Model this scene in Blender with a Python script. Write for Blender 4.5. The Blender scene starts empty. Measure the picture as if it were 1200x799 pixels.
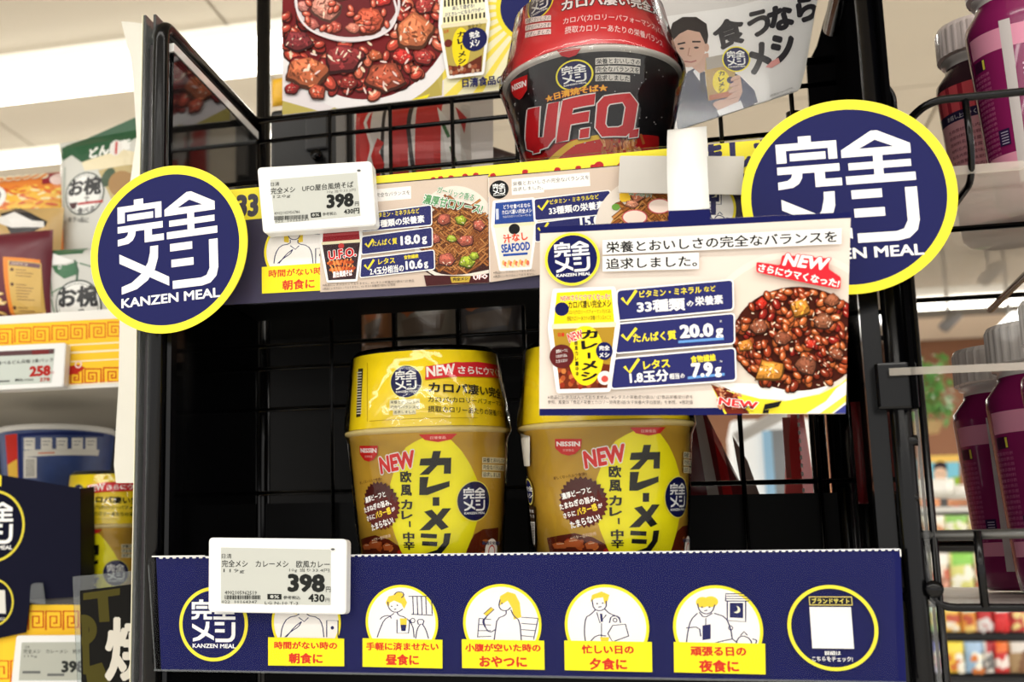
import bpy, bmesh, math, random
from math import sin, cos, pi, sqrt, atan2, asin
from mathutils import Vector, Matrix
from mathutils.geometry import tessellate_polygon

random.seed(7)
SC = bpy.context.scene
COL = SC.collection

# ------------------------------------------------------------------ camera, world, light, exposure
CAM_LOC = Vector((0.0, -0.81, 1.45))
FPX, PX, PY = 1589.0, 305.0, 398.0            # focal length and principal point in pixels of the 1200x799 frame (a cropped photograph)
AX = Vector((0.95304299, -0.05469519, -0.29785483))   # world X, Y, Z seen in camera axes (right, down, forward)
AY = Vector((0.30282996, 0.17782632, 0.93630754))
AZ = Vector((0.0017549, -0.9825407, 0.18603947))
cam_d = bpy.data.cameras.new('camera'); cam = bpy.data.objects.new('camera', cam_d); COL.objects.link(cam)
right = Vector((AX[0], AY[0], AZ[0])); down = Vector((AX[1], AY[1], AZ[1])); fwd = Vector((AX[2], AY[2], AZ[2]))
M = Matrix((right, -down, -fwd)).transposed().to_4x4(); M.translation = CAM_LOC
cam.matrix_world = M
cam_d.sensor_fit = 'HORIZONTAL'; cam_d.sensor_width = 36.0; cam_d.lens = FPX * 36.0 / 1200.0
cam_d.shift_x = (600.0 - PX) / 1200.0; cam_d.shift_y = (PY - 399.5) / 1200.0
cam_d.clip_start = 0.02; cam_d.clip_end = 60
cam_d.dof.use_dof = True; cam_d.dof.focus_distance = 0.87; cam_d.dof.aperture_fstop = 11.0
SC.camera = cam

W = bpy.data.worlds.new('store_air'); SC.world = W; W.use_nodes = True
W.node_tree.nodes['Background'].inputs[0].default_value = (1.0, 0.975, 0.935, 1)
W.node_tree.nodes['Background'].inputs[1].default_value = 0.95
SC.view_settings.view_transform = 'Standard'; SC.view_settings.look = 'None'
SC.view_settings.exposure = 0.42; SC.view_settings.gamma = 1.0; SC.view_settings.use_curve_mapping = False

def area(name, loc, size, size_y, power, col=(1, 0.97, 0.91), rot=(0, 0, 0)):
    l = bpy.data.lights.new(name, 'AREA'); l.shape = 'RECTANGLE'; l.size = size; l.size_y = size_y; l.energy = power; l.color = col
    o = bpy.data.objects.new(name, l); COL.objects.link(o); o.location = loc; o.rotation_euler = rot
    return o
CEIL = 2.9
LIGHT_ROWS = [(-4.4, 80), (-2.7, 74), (-1.0, 50), (2.5, 30), (3.12, 10), (6.4, 70)]     # Y of each fluorescent row, power; the first, unseen, is added as front fill
for i, (ly, pw) in enumerate(LIGHT_ROWS):
    area('ceiling_area_light', (0.0 if ly < 0 or ly > 4 else -3.0, ly, CEIL - 0.09), 9.0 if ly < 0 or ly > 4 else 4.6, 0.22, pw)

area('ceiling_area_light', (3.3, 2.5, CEIL - 0.09), 3.4, 0.22, 60)  # off-frame lamp row, added to brighten the far display

# ------------------------------------------------------------------ pixel rays (measuring aid: a pixel and the plane or cone it lies on give the real point)
def ray(px, py):
    r = Vector((px - PX, py - PY, FPX))
    return right * r.x + down * r.y + fwd * r.z
def at(px, py, Y):
    r = ray(px, py); t = (Y - CAM_LOC.y) / r.y
    return CAM_LOC + r * t
def atX(px, py, X):
    r = ray(px, py); t = (X - CAM_LOC.x) / r.x
    return CAM_LOC + r * t
def atZ(px, py, Z):
    r = ray(px, py); t = (Z - CAM_LOC.z) / r.z
    return CAM_LOC + r * t

# ------------------------------------------------------------------ materials
def lin(c):
    out = []
    for x in c[:3]:
        x = x / 255.0
        out.append(x / 12.92 if x <= 0.04045 else ((x + 0.055) / 1.055) ** 2.4)
    return (*out, 1.0)
def mat(name, col=(128, 128, 128), rough=0.5, metal=0.0, spec=0.5, coat=0.0, emit=None, estr=0.0, noise=0.0, nscale=30, bump=0.0, attr=False, alpha=1.0):
    m = bpy.data.materials.new(name); m.use_nodes = True; nt = m.node_tree; b = nt.nodes['Principled BSDF']
    b.inputs['Base Color'].default_value = lin(col); b.inputs['Roughness'].default_value = rough
    b.inputs['Metallic'].default_value = metal; b.inputs['Specular IOR Level'].default_value = spec
    b.inputs['Coat Weight'].default_value = coat; b.inputs['Alpha'].default_value = alpha
    if emit: b.inputs['Emission Color'].default_value = lin(emit); b.inputs['Emission Strength'].default_value = estr
    if attr:
        a = nt.nodes.new('ShaderNodeVertexColor'); a.layer_name = 'Col'; nt.links.new(a.outputs[0], b.inputs['Base Color'])
    if noise or bump:
        tc = nt.nodes.new('ShaderNodeTexCoord'); n = nt.nodes.new('ShaderNodeTexNoise'); n.inputs['Scale'].default_value = nscale
        n.inputs['Detail'].default_value = 4
        nt.links.new(tc.outputs['Object'], n.inputs['Vector'])
        if noise:
            mx = nt.nodes.new('ShaderNodeMix'); mx.data_type = 'RGBA'; mx.blend_type = 'MULTIPLY'; mx.inputs[0].default_value = noise
            if attr: nt.links.new(a.outputs[0], mx.inputs[6])
            else: mx.inputs[6].default_value = lin(col)
            nt.links.new(n.outputs[0], mx.inputs[7]); nt.links.new(mx.outputs[2], b.inputs['Base Color'])
        if bump:
            bp = nt.nodes.new('ShaderNodeBump'); bp.inputs['Strength'].default_value = bump; bp.inputs['Distance'].default_value = 0.002
            nt.links.new(n.outputs[0], bp.inputs['Height']); nt.links.new(bp.outputs[0], b.inputs['Normal'])
    return m
def clear_mat(name, tint=(255, 255, 255), rough=0.04, ior=1.45, haze=0.0, bump=0.0, bscale=20, gmax=1.0):
    m = bpy.data.materials.new(name); m.use_nodes = True; nt = m.node_tree; nt.nodes.clear()
    o = nt.nodes.new('ShaderNodeOutputMaterial'); t = nt.nodes.new('ShaderNodeBsdfTransparent'); t.inputs[0].default_value = lin(tint)
    g = nt.nodes.new('ShaderNodeBsdfGlossy'); g.inputs['Roughness'].default_value = rough
    f = nt.nodes.new('ShaderNodeFresnel'); f.inputs[0].default_value = ior
    mx = nt.nodes.new('ShaderNodeMixShader'); nt.links.new(f.outputs[0], mx.inputs[0]); nt.links.new(t.outputs[0], mx.inputs[1]); nt.links.new(g.outputs[0], mx.inputs[2])
    last = mx
    if bump:
        tc = nt.nodes.new('ShaderNodeTexCoord'); n = nt.nodes.new('ShaderNodeTexNoise'); n.inputs['Scale'].default_value = bscale
        bp = nt.nodes.new('ShaderNodeBump'); bp.inputs['Strength'].default_value = bump; bp.inputs['Distance'].default_value = 0.004
        nt.links.new(tc.outputs['Object'], n.inputs['Vector']); nt.links.new(n.outputs[0], bp.inputs['Height'])
        nt.links.new(bp.outputs[0], g.inputs['Normal']); nt.links.new(bp.outputs[0], f.inputs['Normal'])
    if haze:
        d = nt.nodes.new('ShaderNodeBsdfDiffuse'); d.inputs[0].default_value = (0.9, 0.9, 0.9, 1)
        m2 = nt.nodes.new('ShaderNodeMixShader'); m2.inputs[0].default_value = haze
        nt.links.new(mx.outputs[0], m2.inputs[1]); nt.links.new(d.outputs[0], m2.inputs[2]); last = m2
    nt.links.new(last.outputs[0], o.inputs[0])
    return m
INK = mat('print_ink', rough=0.5, spec=0.06, attr=True)
INKG = mat('glossy_print_ink', rough=0.28, spec=0.12, attr=True)
INKF = mat('foil_bag_ink', rough=0.3, spec=0.5, attr=True)
BLACK = mat('black_powder_coat', (5, 5, 7), rough=0.2, spec=0.28)
DARK = mat('matt_black_sheet', (10, 10, 11), rough=0.5, spec=0.15)
ACRYL = mat('smoked_acrylic', (6, 6, 8), rough=0.06, spec=0.5, alpha=0.93)
CLEAR = clear_mat('clear_pvc', rough=0.22, ior=1.14)
CLEARH = clear_mat('hazy_clear_acrylic', (235, 240, 240), rough=0.12, haze=0.06)
FILM = clear_mat('shrink_film', rough=0.07, ior=1.48, bump=0.5, bscale=45)
FILM2 = clear_mat('smooth_clear_film', rough=0.1, ior=1.4, bump=0.25, bscale=9)
MATTE = mat('flat_black_board', (7, 7, 8), rough=1.0, spec=0.0)
WHITEP = mat('white_plastic', (236, 236, 234), rough=0.3)
PAPER = mat('white_paper', (238, 236, 230), rough=0.6)
CARD = mat('grey_white_card', (205, 201, 194), rough=0.6, noise=0.12, nscale=60)
STEEL = mat('bright_wire', (120, 120, 118), rough=0.3, metal=0.8)
CREAM = mat('cream_foam', (232, 214, 150), rough=0.45)

# ------------------------------------------------------------------ mesh helpers
def thing(name, label, cat, loc=(0, 0, 0), group=None):
    o = bpy.data.objects.new(name, None); COL.objects.link(o); o.location = loc; o.empty_display_size = 0.02
    o['label'] = label; o['category'] = cat
    if group: o['group'] = group
    return o
def link(name, me, m, root=None, smooth=False):
    o = bpy.data.objects.new(name, me); COL.objects.link(o)
    if m is not None and not me.materials: me.materials.append(m)
    if root is not None: o.parent = root
    if smooth:
        me.polygons.foreach_set('use_smooth', [True] * len(me.polygons))
    return o
def wloc(root):
    v = Vector((0, 0, 0))
    while root is not None: v += root.location; root = root.parent
    return v
def mesh(name, verts, faces, m, root=None, smooth=False):
    off = wloc(root)
    me = bpy.data.meshes.new(name); me.from_pydata([tuple(Vector(v) - off) for v in verts], [], faces); me.update()
    return link(name, me, m, root, smooth)
def tag(o, label, cat, group=None, kind=None):
    o['label'] = label; o['category'] = cat
    if group: o['group'] = group
    if kind: o['kind'] = kind
    return o
def structure(o): o['kind'] = 'structure'; return o
def box(name, lo, hi, m, root=None, bev=0.0):
    x0, y0, z0 = lo; x1, y1, z1 = hi
    v = [(x0, y0, z0), (x1, y0, z0), (x1, y1, z0), (x0, y1, z0), (x0, y0, z1), (x1, y0, z1), (x1, y1, z1), (x0, y1, z1)]
    f = [(0, 3, 2, 1), (4, 5, 6, 7), (0, 1, 5, 4), (1, 2, 6, 5), (2, 3, 7, 6), (3, 0, 4, 7)]
    o = mesh(name, v, f, m, root)
    if bev: bevel(o, bev)
    return o
def bevel(o, w, seg=2):
    bm = bmesh.new(); bm.from_mesh(o.data)
    bmesh.ops.bevel(bm, geom=list(bm.edges), offset=w, segments=seg, profile=0.5, affect='EDGES', clamp_overlap=True)
    bm.to_mesh(o.data); bm.free()
def rounded(pts, r, n=5):
    """Round the corners of a 2D or 3D polyline loop; r may be a number or one per corner."""
    out = []; N = len(pts); P = [Vector(p) for p in pts]
    for i, p in enumerate(P):
        ri = r[i] if isinstance(r, (list, tuple)) else r
        if ri <= 0: out.append(p); continue
        a = (P[i - 1] - p); b = (P[(i + 1) % N] - p)
        ri2 = min(ri, a.length * 0.49, b.length * 0.49)
        a = p + a.normalized() * ri2; b = p + b.normalized() * ri2
        for k in range(n + 1):
            t = k / n; out.append(a * (1 - t) ** 2 + p * 2 * t * (1 - t) + b * t * t)
    return out
def bendpath(pts, r, n=6):
    P = [Vector(p) for p in pts]; out = [P[0]]
    for i in range(1, len(P) - 1):
        p = P[i]; a = P[i - 1] - p; b = P[i + 1] - p; rr = min(r, a.length * 0.49, b.length * 0.49)
        a = p + a.normalized() * rr; b = p + b.normalized() * rr
        for k in range(n + 1):
            t = k / n; out.append(a * (1 - t) ** 2 + p * 2 * t * (1 - t) + b * t * t)
    out.append(P[-1]); return out
def tube(name, pts, r, m, root=None, seg=12, bend=0.0, cap=True, closed=False):
    P = bendpath(pts, bend) if bend else [Vector(p) for p in pts]
    n = len(P); verts = []; faces = []
    t0 = (P[1] - P[0]).normalized()
    up = Vector((0, 0, 1)) if abs(t0.z) < 0.9 else Vector((0, 1, 0))
    nrm = t0.cross(up).normalized()
    for i in range(n):
        if i == 0: t = P[1] - P[0]
        elif i == n - 1: t = P[-1] - P[-2]
        else: t = (P[i + 1] - P[i]).normalized() + (P[i] - P[i - 1]).normalized()
        t.normalize(); nrm = (nrm - t * nrm.dot(t)).normalized(); bn = t.cross(nrm)
        for k in range(seg):
            a = 2 * pi * k / seg; verts.append(P[i] + nrm * r * cos(a) + bn * r * sin(a))
    for i in range(n - 1):
        for k in range(seg):
            k2 = (k + 1) % seg
            faces.append((i * seg + k, i * seg + k2, (i + 1) * seg + k2, (i + 1) * seg + k))
    if cap: faces.append(tuple(range(seg))[::-1]); faces.append(tuple((n - 1) * seg + k for k in range(seg)))
    return mesh(name, verts, faces, m, root, smooth=True)
def lathe(name, prof, center, m, root=None, seg=96, a0=0.0, a1=2 * pi, smooth=True):
    """prof: (radius, z) pairs; center: world x, y."""
    verts = []; faces = []; full = abs(a1 - a0 - 2 * pi) < 1e-6; ns = seg if full else seg + 1
    for (r, z) in prof:
        for k in range(ns):
            a = a0 + (a1 - a0) * k / seg; verts.append((center[0] + r * sin(a), center[1] - r * cos(a), z))
    for i in range(len(prof) - 1):
        for k in range(seg):
            k2 = (k + 1) % ns
            faces.append((i * ns + k, i * ns + k2, (i + 1) * ns + k2, (i + 1) * ns + k))
    return mesh(name, verts, faces, m, root, smooth)

# ------------------------------------------------------------------ surfaces that carry print: (u, v) in metres, pos(u, v, h) with h proud of the surface
class Plane:
    curved = False
    def __init__(s, O, yaw=0.0, tilt=0.0, roll=0.0):
        """yaw turns about Z (positive: faces to +X side), tilt leans the top back, roll turns it in its plane; degrees"""
        s.O = Vector(O)
        R = Matrix.Rotation(math.radians(yaw), 3, 'Z') @ Matrix.Rotation(-math.radians(tilt), 3, 'X') @ Matrix.Rotation(math.radians(roll), 3, 'Y')
        s.u = R @ Vector((1, 0, 0)); s.v = R @ Vector((0, 0, 1)); s.n = R @ Vector((0, -1, 0))
    def uv(s, px, py):
        r = ray(px, py); t = (s.O - CAM_LOC).dot(s.n) / r.dot(s.n); p = CAM_LOC + r * t - s.O
        return (p.dot(s.u), p.dot(s.v))
    def pos(s, u, v, h=0.0): return s.O + s.u * u + s.v * v + s.n * h
class Cone:
    """Upright cone frustum with NS flat facets: u = angle * RM, v = z."""
    curved = True; NS = 120
    def __init__(s, cx, cy, z0, r0, z1, r1, rot=0.0, pivot=None, tilt=0.0, roll=0.0):
        """tilt (top towards the camera) and roll belong to the finished thing, which its Empty carries; here they only aim the measuring rays"""
        s.pv = Vector(pivot) if pivot else None
        s.Ri = (Matrix.Rotation(math.radians(roll), 3, 'Y') @ Matrix.Rotation(math.radians(tilt), 3, 'X')).inverted()
        s.c = (cx, cy); s.z0 = z0; s.r0 = r0; s.z1 = z1; s.r1 = r1; s.RM = (r0 + r1) / 2; s.rot = math.radians(rot)
        s.du = 2 * pi * s.RM / s.NS; s.dv = None
    def rad(s, z): return s.r0 + (s.r1 - s.r0) * (z - s.z0) / (s.z1 - s.z0)
    def uv(s, px, py):
        d = ray(px, py); o = CAM_LOC
        if s.pv: d = s.Ri @ d; o = s.pv + s.Ri @ (o - s.pv)
        ox = o.x - s.c[0]; oy = o.y - s.c[1]
        k = (s.r1 - s.r0) / (s.z1 - s.z0); R0 = s.r0 + k * (o.z - s.z0)
        a = d.x ** 2 + d.y ** 2 - (k * d.z) ** 2; b = 2 * (ox * d.x + oy * d.y - R0 * k * d.z); c = ox ** 2 + oy ** 2 - R0 ** 2
        D = b * b - 4 * a * c
        t = (-b - sqrt(D)) / (2 * a) if D > 0 else -b / (2 * a)
        p = o + d * t
        th = atan2(p.x - s.c[0], -(p.y - s.c[1])) - s.rot
        return (th * s.RM, p.z)
    def pos(s, u, v, h=0.0):
        q = u / s.du; k = math.floor(q + 1e-9); f = q - k; r = s.rad(v) + h
        a0 = k * s.du / s.RM + s.rot; a1 = (k + 1) * s.du / s.RM + s.rot
        x = sin(a0) * (1 - f) + sin(a1) * f; y = -(cos(a0) * (1 - f) + cos(a1) * f)
        return Vector((s.c[0] + x * r, s.c[1] + y * r, v))
class Pillow:
    """Flat pouch front on a plane, bulging: u in [-w/2, w/2], v in [0, h]"""
    curved = True
    def __init__(s, plane, w, h, bulge, nu=14, nv=18, wr=0.0, seed=1):
        s.p = plane; s.w = w; s.h = h; s.b = bulge; s.du = w / nu; s.dv = h / nv; s.nu = nu; s.nv = nv; s.wr = wr
        rnd = random.Random(seed); s.ph = [rnd.uniform(0, 6.28) for _ in range(6)]
        s.u = plane.u; s.v = plane.v
    def uv(s, px, py):
        u, v = s.p.uv(px, py); return (u, v)
    def prof(s, u, v):
        a = max(0.0, 1 - (2 * abs(u) / s.w) ** 2.6); t = max(0.0, min(1.0, v / s.h)); b = max(0.0, 1 - abs(2 * t - 1) ** 3.2)
        z = s.b * sqrt(a * b)
        if s.wr:
            z += s.wr * (sin(u * 140 + s.ph[0] + 2 * sin(v * 60 + s.ph[1])) + sin(v * 110 + s.ph[2] + 2 * sin(u * 90 + s.ph[3]))) * min(1, 4 * a * b + 0.25)
        return z
    def pos(s, u, v, h=0.0):
        # linear on the triangles of the grid, so print and pouch share facets
        qu = (u + s.w / 2) / s.du; qv = v / s.dv; i = math.floor(qu + 1e-7); j = math.floor(qv + 1e-7); fu = qu - i; fv = qv - j
        def H(a, b): return s.prof(a * s.du - s.w / 2, b * s.dv)
        if fu + fv <= 1: z = H(i, j) + fu * (H(i + 1, j) - H(i, j)) + fv * (H(i, j + 1) - H(i, j))
        else: z = H(i + 1, j + 1) + (1 - fu) * (H(i, j + 1) - H(i + 1, j + 1)) + (1 - fv) * (H(i + 1, j) - H(i + 1, j + 1))
        return s.p.pos(u, v, z + h)

# ------------------------------------------------------------------ lettering: glyph outlines of Blender's own built-in font, as triangles
_tc = {}; _ns = {}
def glyphs(txt, off=0.0, res=3):
    """Outline of a string; boldness by stamping the glyph around a small circle, so counters never break."""
    off = min(off, 0.11)
    key = (txt, round(off, 4), res)
    if key in _tc: return _tc[key]
    if off > 0:
        vs, tr, bb = glyphs(txt, 0.0, res); n = 4 if off < 0.02 else (8 if off < 0.06 else 12); V = []; T = []
        for k in range(n):
            a = 2 * pi * (k + .5) / n; dx = off * cos(a); dy = off * sin(a) * .85; b = len(V)
            V += [(x + dx, y + dy) for x, y in vs]; T += [(p + b, q + b, r + b) for p, q, r in tr]
        if off > 0.05:
            b = len(V); V += vs; T += [(p + b, q + b, r + b) for p, q, r in tr]
        _ns[key] = len(vs); _tc[key] = (V, T, (bb[0] - off, bb[1] - off * .85, bb[2] + off, bb[3] + off * .85)); return _tc[key]
    c = bpy.data.curves.new('lettering', 'FONT'); c.body = txt; c.resolution_u = res; c.fill_mode = 'BOTH'
    o = bpy.data.objects.new('lettering', c)
    me = o.to_mesh(); me.calc_loop_triangles()
    vs = [(v.co.x, v.co.y) for v in me.vertices]; tr = [tuple(t.vertices) for t in me.loop_triangles]
    o.to_mesh_clear(); bpy.data.objects.remove(o); bpy.data.curves.remove(c)
    if vs:
        xs = [v[0] for v in vs]; ys = [v[1] for v in vs]; bb = (min(xs), min(ys), max(xs), max(ys))
    else: bb = (0, 0, 1, 1)
    _tc[key] = (vs, tr, bb); return _tc[key]

LOGO = [  # the emblem's strokes on a 100 x 102 grid, y down
    [(17, 0), (26.5, 0), (26.5, 6), (45, 6), (45, 23), (38.5, 23), (38.5, 12.5), (7.5, 12.5), (7.5, 24), (0, 24), (0, 6), (17, 6)],
    [(10, 15.5), (36.5, 15.5), (36.5, 22.5), (10, 22.5)],
    [(0, 27.5), (46, 27.5), (46, 34.5), (35, 34.5), (35, 41), (47, 41), (47, 48), (27.5, 48), (27.5, 34.5), (18.5, 34.5), (18, 39), (15.5, 44), (11, 47.2), (0, 48.5), (0, 41.5), (7, 40.5), (10, 38), (11, 34.5), (0, 34.5)],
    [(48, 16), (70.5, 0), (75, 0), (98, 14), (98, 23), (77.5, 23), (77.5, 28.5), (97.5, 28.5), (97.5, 35), (77.5, 35), (77.5, 40.5), (100, 40.5), (100, 48), (50, 48), (50, 40.5), (70.7, 40.5), (70.7, 35), (52.5, 35), (52.5, 28.5), (70.7, 28.5), (70.7, 23), (48, 23)],
    [(1.5, 57.5), (51.5, 88), (51.5, 97.5), (1.5, 67.5)],
    [(33, 53), (41, 53), (40.7, 66), (37.5, 78), (30, 89), (19, 97), (3.5, 101), (3.5, 93), (14, 89.5), (24, 81), (30.5, 70), (32.7, 60)],
    [(53, 53.5), (75, 53.5), (75, 61.5), (53, 61.5)],
    [(54, 70.5), (76, 70.5), (76, 78.5), (54, 78.5)],
    [(91.5, 54), (100, 54), (100, 84), (98, 93), (92, 99.5), (84, 101.5), (55, 101.5), (55, 93), (83, 93), (88.5, 91), (91.5, 84)],
]
LOGO_HOLE = [(61, 15.8), (73, 8.5), (86, 15.8)]

class Art:
    """Printed artwork: layered flat shapes with their own ink colours on a surface."""
    def __init__(s, surf, h0=0.0002, dh=None):
        s.s = surf; s.m = surf.uv; s.h = h0; s.dh = dh or (1.2e-5 if surf.curved else 5e-6); s.secs = {}; s.cur = 'print'; s.order = ['print']; s.clip = None
        s.mstack = []
    def sec(s, n):
        s.cur = n
        if n not in s.order: s.order.append(n)
        return s
    def push(s, quad):
        """quad in current coordinates: TL, TR, BR, BL -> local 0..100"""
        q = [Vector(s.m(*p)) for p in quad]; s.mstack.append(s.m)
        def mm(x, y):
            a = x / 100; b = y / 100
            p = (q[0] * (1 - a) + q[1] * a) * (1 - b) + (q[3] * (1 - a) + q[2] * a) * b
            return (p.x, p.y)
        s.m = mm
    def pop(s): s.m = s.mstack.pop()
    def setclip(s, pts=None):
        if pts is None: s.clip = None; return
        q = [Vector(s.m(*p)) for p in pts]
        ar = sum(q[i].x * q[(i + 1) % len(q)].y - q[(i + 1) % len(q)].x * q[i].y for i in range(len(q)))
        s.clip = q if ar > 0 else q[::-1]
    def tri(s, vs, tris, col, step=1.0, stamp=0):
        """vs: uv points; stamp: vertices per stamped copy of a glyph, each copy a hair higher"""
        s.h += s.dh * step
        if stamp:
            nst = len(vs) // stamp; tt = [[] for _ in range(nst)]
            for t in tris: tt[t[0] // stamp].append(tuple(i - (t[0] // stamp) * stamp for i in t))
            for k in range(nst): s.tri(vs[k * stamp:(k + 1) * stamp], tt[k], col, 1.6e-6 / s.dh)
            return
        L = s.secs.setdefault(s.cur, [])
        if s.cur not in s.order: s.order.append(s.cur)
        if s.clip is None: L.append((vs, tris, s.h, col)); return
        nv = []; nt = []
        for t in tris:
            P = [vs[i] for i in t]
            for i in range(len(s.clip)):
                a = s.clip[i]; b = s.clip[(i + 1) % len(s.clip)]; Q = []
                for j in range(len(P)):
                    p = P[j]; q = P[(j + 1) % len(P)]
                    dp = (b.x - a.x) * (p[1] - a.y) - (b.y - a.y) * (p[0] - a.x); dq = (b.x - a.x) * (q[1] - a.y) - (b.y - a.y) * (q[0] - a.x)
                    if dp >= 0: Q.append(p)
                    if (dp >= 0) != (dq >= 0):
                        k = dp / (dp - dq); Q.append((p[0] + (q[0] - p[0]) * k, p[1] + (q[1] - p[1]) * k))
                P = Q
                if len(P) < 3: break
            if len(P) >= 3:
                b0 = len(nv); nv += P
                for j in range(1, len(P) - 1): nt.append((b0, b0 + j, b0 + j + 1))
        if nt: L.append((nv, nt, s.h, col))
    def uvpoly(s, P, col, holes=(), step=1.0):
        loops = [[Vector((p[0], p[1], 0)) for p in P]] + [[Vector((p[0], p[1], 0)) for p in h] for h in holes]
        vs = [(p.x, p.y) for l in loops for p in l]
        if len(vs) == 4 and not holes: tr = [(0, 1, 2), (0, 2, 3)]
        else: tr = tessellate_polygon(loops)
        s.tri(vs, tr, col, step)
    def poly(s, pts, col, r=0.0, step=1.0):
        if r: pts = rounded(pts, r, 4)
        s.uvpoly([s.m(p[0], p[1]) for p in pts], col, step=step)
    def rect(s, x0, y0, x1, y1, col, r=0.0):
        """aligned with the surface's own axes"""
        a = s.m(x0, y0); b = s.m(x1, y1)
        P = [(a[0], a[1]), (b[0], a[1]), (b[0], b[1]), (a[0], b[1])]
        if r: k = abs(a[1] - b[1]) / max(1e-6, abs(y1 - y0)); P = [tuple(q) for q in rounded(P, r * k, 4)]
        s.uvpoly(P, col)
    def frame(s, x, y, H):
        """centre, length of H units of height"""
        a = Vector(s.m(x, y - H / 2)); b = Vector(s.m(x, y + H / 2)); return Vector(s.m(x, y)), (a - b).length
    def circ(s, x, y, r, col, n=48, inner=0.0, sx=1.0, step=1.0):
        c, R2 = s.frame(x, y, 2 * r); R = R2 / 2
        P = [(c.x + R * sx * cos(2 * pi * k / n), c.y + R * sin(2 * pi * k / n)) for k in range(n)]
        if inner:
            Q = [(c.x + R * inner * sx * cos(2 * pi * k / n), c.y + R * inner * sin(2 * pi * k / n)) for k in range(n)]
            vs = P + Q; tr = []
            for k in range(n):
                k2 = (k + 1) % n; tr += [(k, k2, n + k2), (k, n + k2, n + k)]
            s.tri(vs, tr, col, step)
        else: s.tri(P, [(0, k, k + 1) for k in range(1, n - 1)], col, step)
    def ell(s, x, y, rx, ry, col, rot=0.0, n=14, step=1.0, jag=0.0):
        P = []
        for k in range(n):
            a = 2 * pi * k / n; j = 1 + (random.uniform(-jag, jag) if jag else 0); ex = rx * cos(a) * j; ey = ry * sin(a) * j
            P.append(s.m(x + ex * cos(rot) - ey * sin(rot), y + ex * sin(rot) + ey * cos(rot)))
        s.tri(P, [(0, k, k + 1) for k in range(1, n - 1)], col, step)
    def line(s, pts, w, col, closed=False, step=1.0, smooth=0):
        P = [Vector(p) for p in pts]
        if smooth:
            for _ in range(smooth):
                Q = [P[0]]
                for i in range(len(P) - 1): Q += [P[i] * .75 + P[i + 1] * .25, P[i] * .25 + P[i + 1] * .75]
                Q.append(P[-1]); P = Q
        if closed: P = P + [P[0]]
        vs = []; tr = []
        for i, p in enumerate(P):
            if i == 0: t = P[1] - P[0]
            elif i == len(P) - 1: t = P[-1] - P[-2]
            else: t = P[i + 1] - P[i - 1]
            if t.length == 0: t = Vector((1, 0))
            t.normalize(); nn = Vector((-t.y, t.x)) * w / 2
            vs += [s.m(*(p + nn)), s.m(*(p - nn))]
        for i in range(len(P) - 1): tr += [(2 * i, 2 * i + 1, 2 * i + 3), (2 * i, 2 * i + 3, 2 * i + 2)]
        s.tri(vs, tr, col, step)
    def text(s, txt, l, H, col, r=None, bold=0.0, skew=0.0, out=None, out2=None, wk=1.0, res=None, rot=None, mid=False):
        """l: left middle; H: height in units; r: right middle (else natural width * wk). out = (extra offset, colour) drawn beneath."""
        c, hh = s.frame(l[0], l[1], H)
        if res is None: res = 1 if hh < 0.0035 else (2 if hh < 0.012 else 4)
        bold *= 0.8
        vs, tr, bb = glyphs(txt, bold, res)
        bw = bb[2] - bb[0]; bh = max(1e-6, bb[3] - bb[1])
        if r is not None:
            e = Vector(s.m(*r)); d = e - c; Lw = d.length
        else:
            Lw = bw / bh * hh * wk; d = Vector((1, 0))
            if rot is not None: d = Vector((cos(rot), sin(rot)))
            if mid: c = c - d * Lw / 2
        d.normalize(); up = Vector((-d.y, d.x))
        sx = Lw / bw; sy = hh / bh
        def T(vs2):
            o = []
            for (x, y) in vs2:
                yy = (y - (bb[1] + bb[3]) / 2) * sy; xx = (x - bb[0]) * sx + yy * skew
                p = c + d * xx + up * yy; o.append((p.x, p.y))
            return o
        for ot in (out2, out):
            if ot:
                v2, t2, b2 = glyphs(txt, bold + ot[0], res); s.tri(T(v2), t2, ot[1], stamp=_ns.get((txt, round(min(bold + ot[0], .11), 4), res), 0))
        s.tri(T(vs), tr, col, stamp=_ns.get((txt, round(min(bold, .11), 4), res), 0))
    def logo(s, x, y, r, ring=(252, 238, 60), disc=(24, 27, 84), white=(250, 250, 248), rot=0.0, inner=0.905, words=True):
        c, R2 = s.frame(x, y, 2 * r); R = R2 / 2
        n = 96 if R > 0.02 else 40
        P = [(c.x + R * cos(2 * pi * k / n), c.y + R * sin(2 * pi * k / n)) for k in range(n)]
        s.tri(P, [(0, k, k + 1) for k in range(1, n - 1)], ring)
        P = [(c.x + inner * R * cos(2 * pi * k / n), c.y + inner * R * sin(2 * pi * k / n)) for k in range(n)]
        s.tri(P, [(0, k, k + 1) for k in range(1, n - 1)], disc)
        ku = 1.275 / 100 * R; kv = 1.15 / 102 * R; d = Vector((cos(rot), sin(rot))); up = Vector((-d.y, d.x))
        def T(p): q = c + d * (p[0] - 50) * ku + up * (58.5 - p[1]) * kv; return (q.x, q.y)
        for i, st in enumerate(LOGO):
            s.uvpoly([T(p) for p in st], white, holes=([T(p) for p in LOGO_HOLE],) if i == 3 else ())
        if words:
            rs_ = 2 if R < 0.02 else 5; vs, tr, bb = glyphs('KANZEN MEAL', 0.03, rs_)
            o = []
            for (a, b) in vs:
                o.append(T((3 + (a - bb[0]) / (bb[2] - bb[0]) * 98, 115.5 - (b - bb[1]) / (bb[3] - bb[1]) * 10)))
            s.tri(o, tr, white, stamp=_ns[('KANZEN MEAL', 0.03, rs_)])
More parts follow.
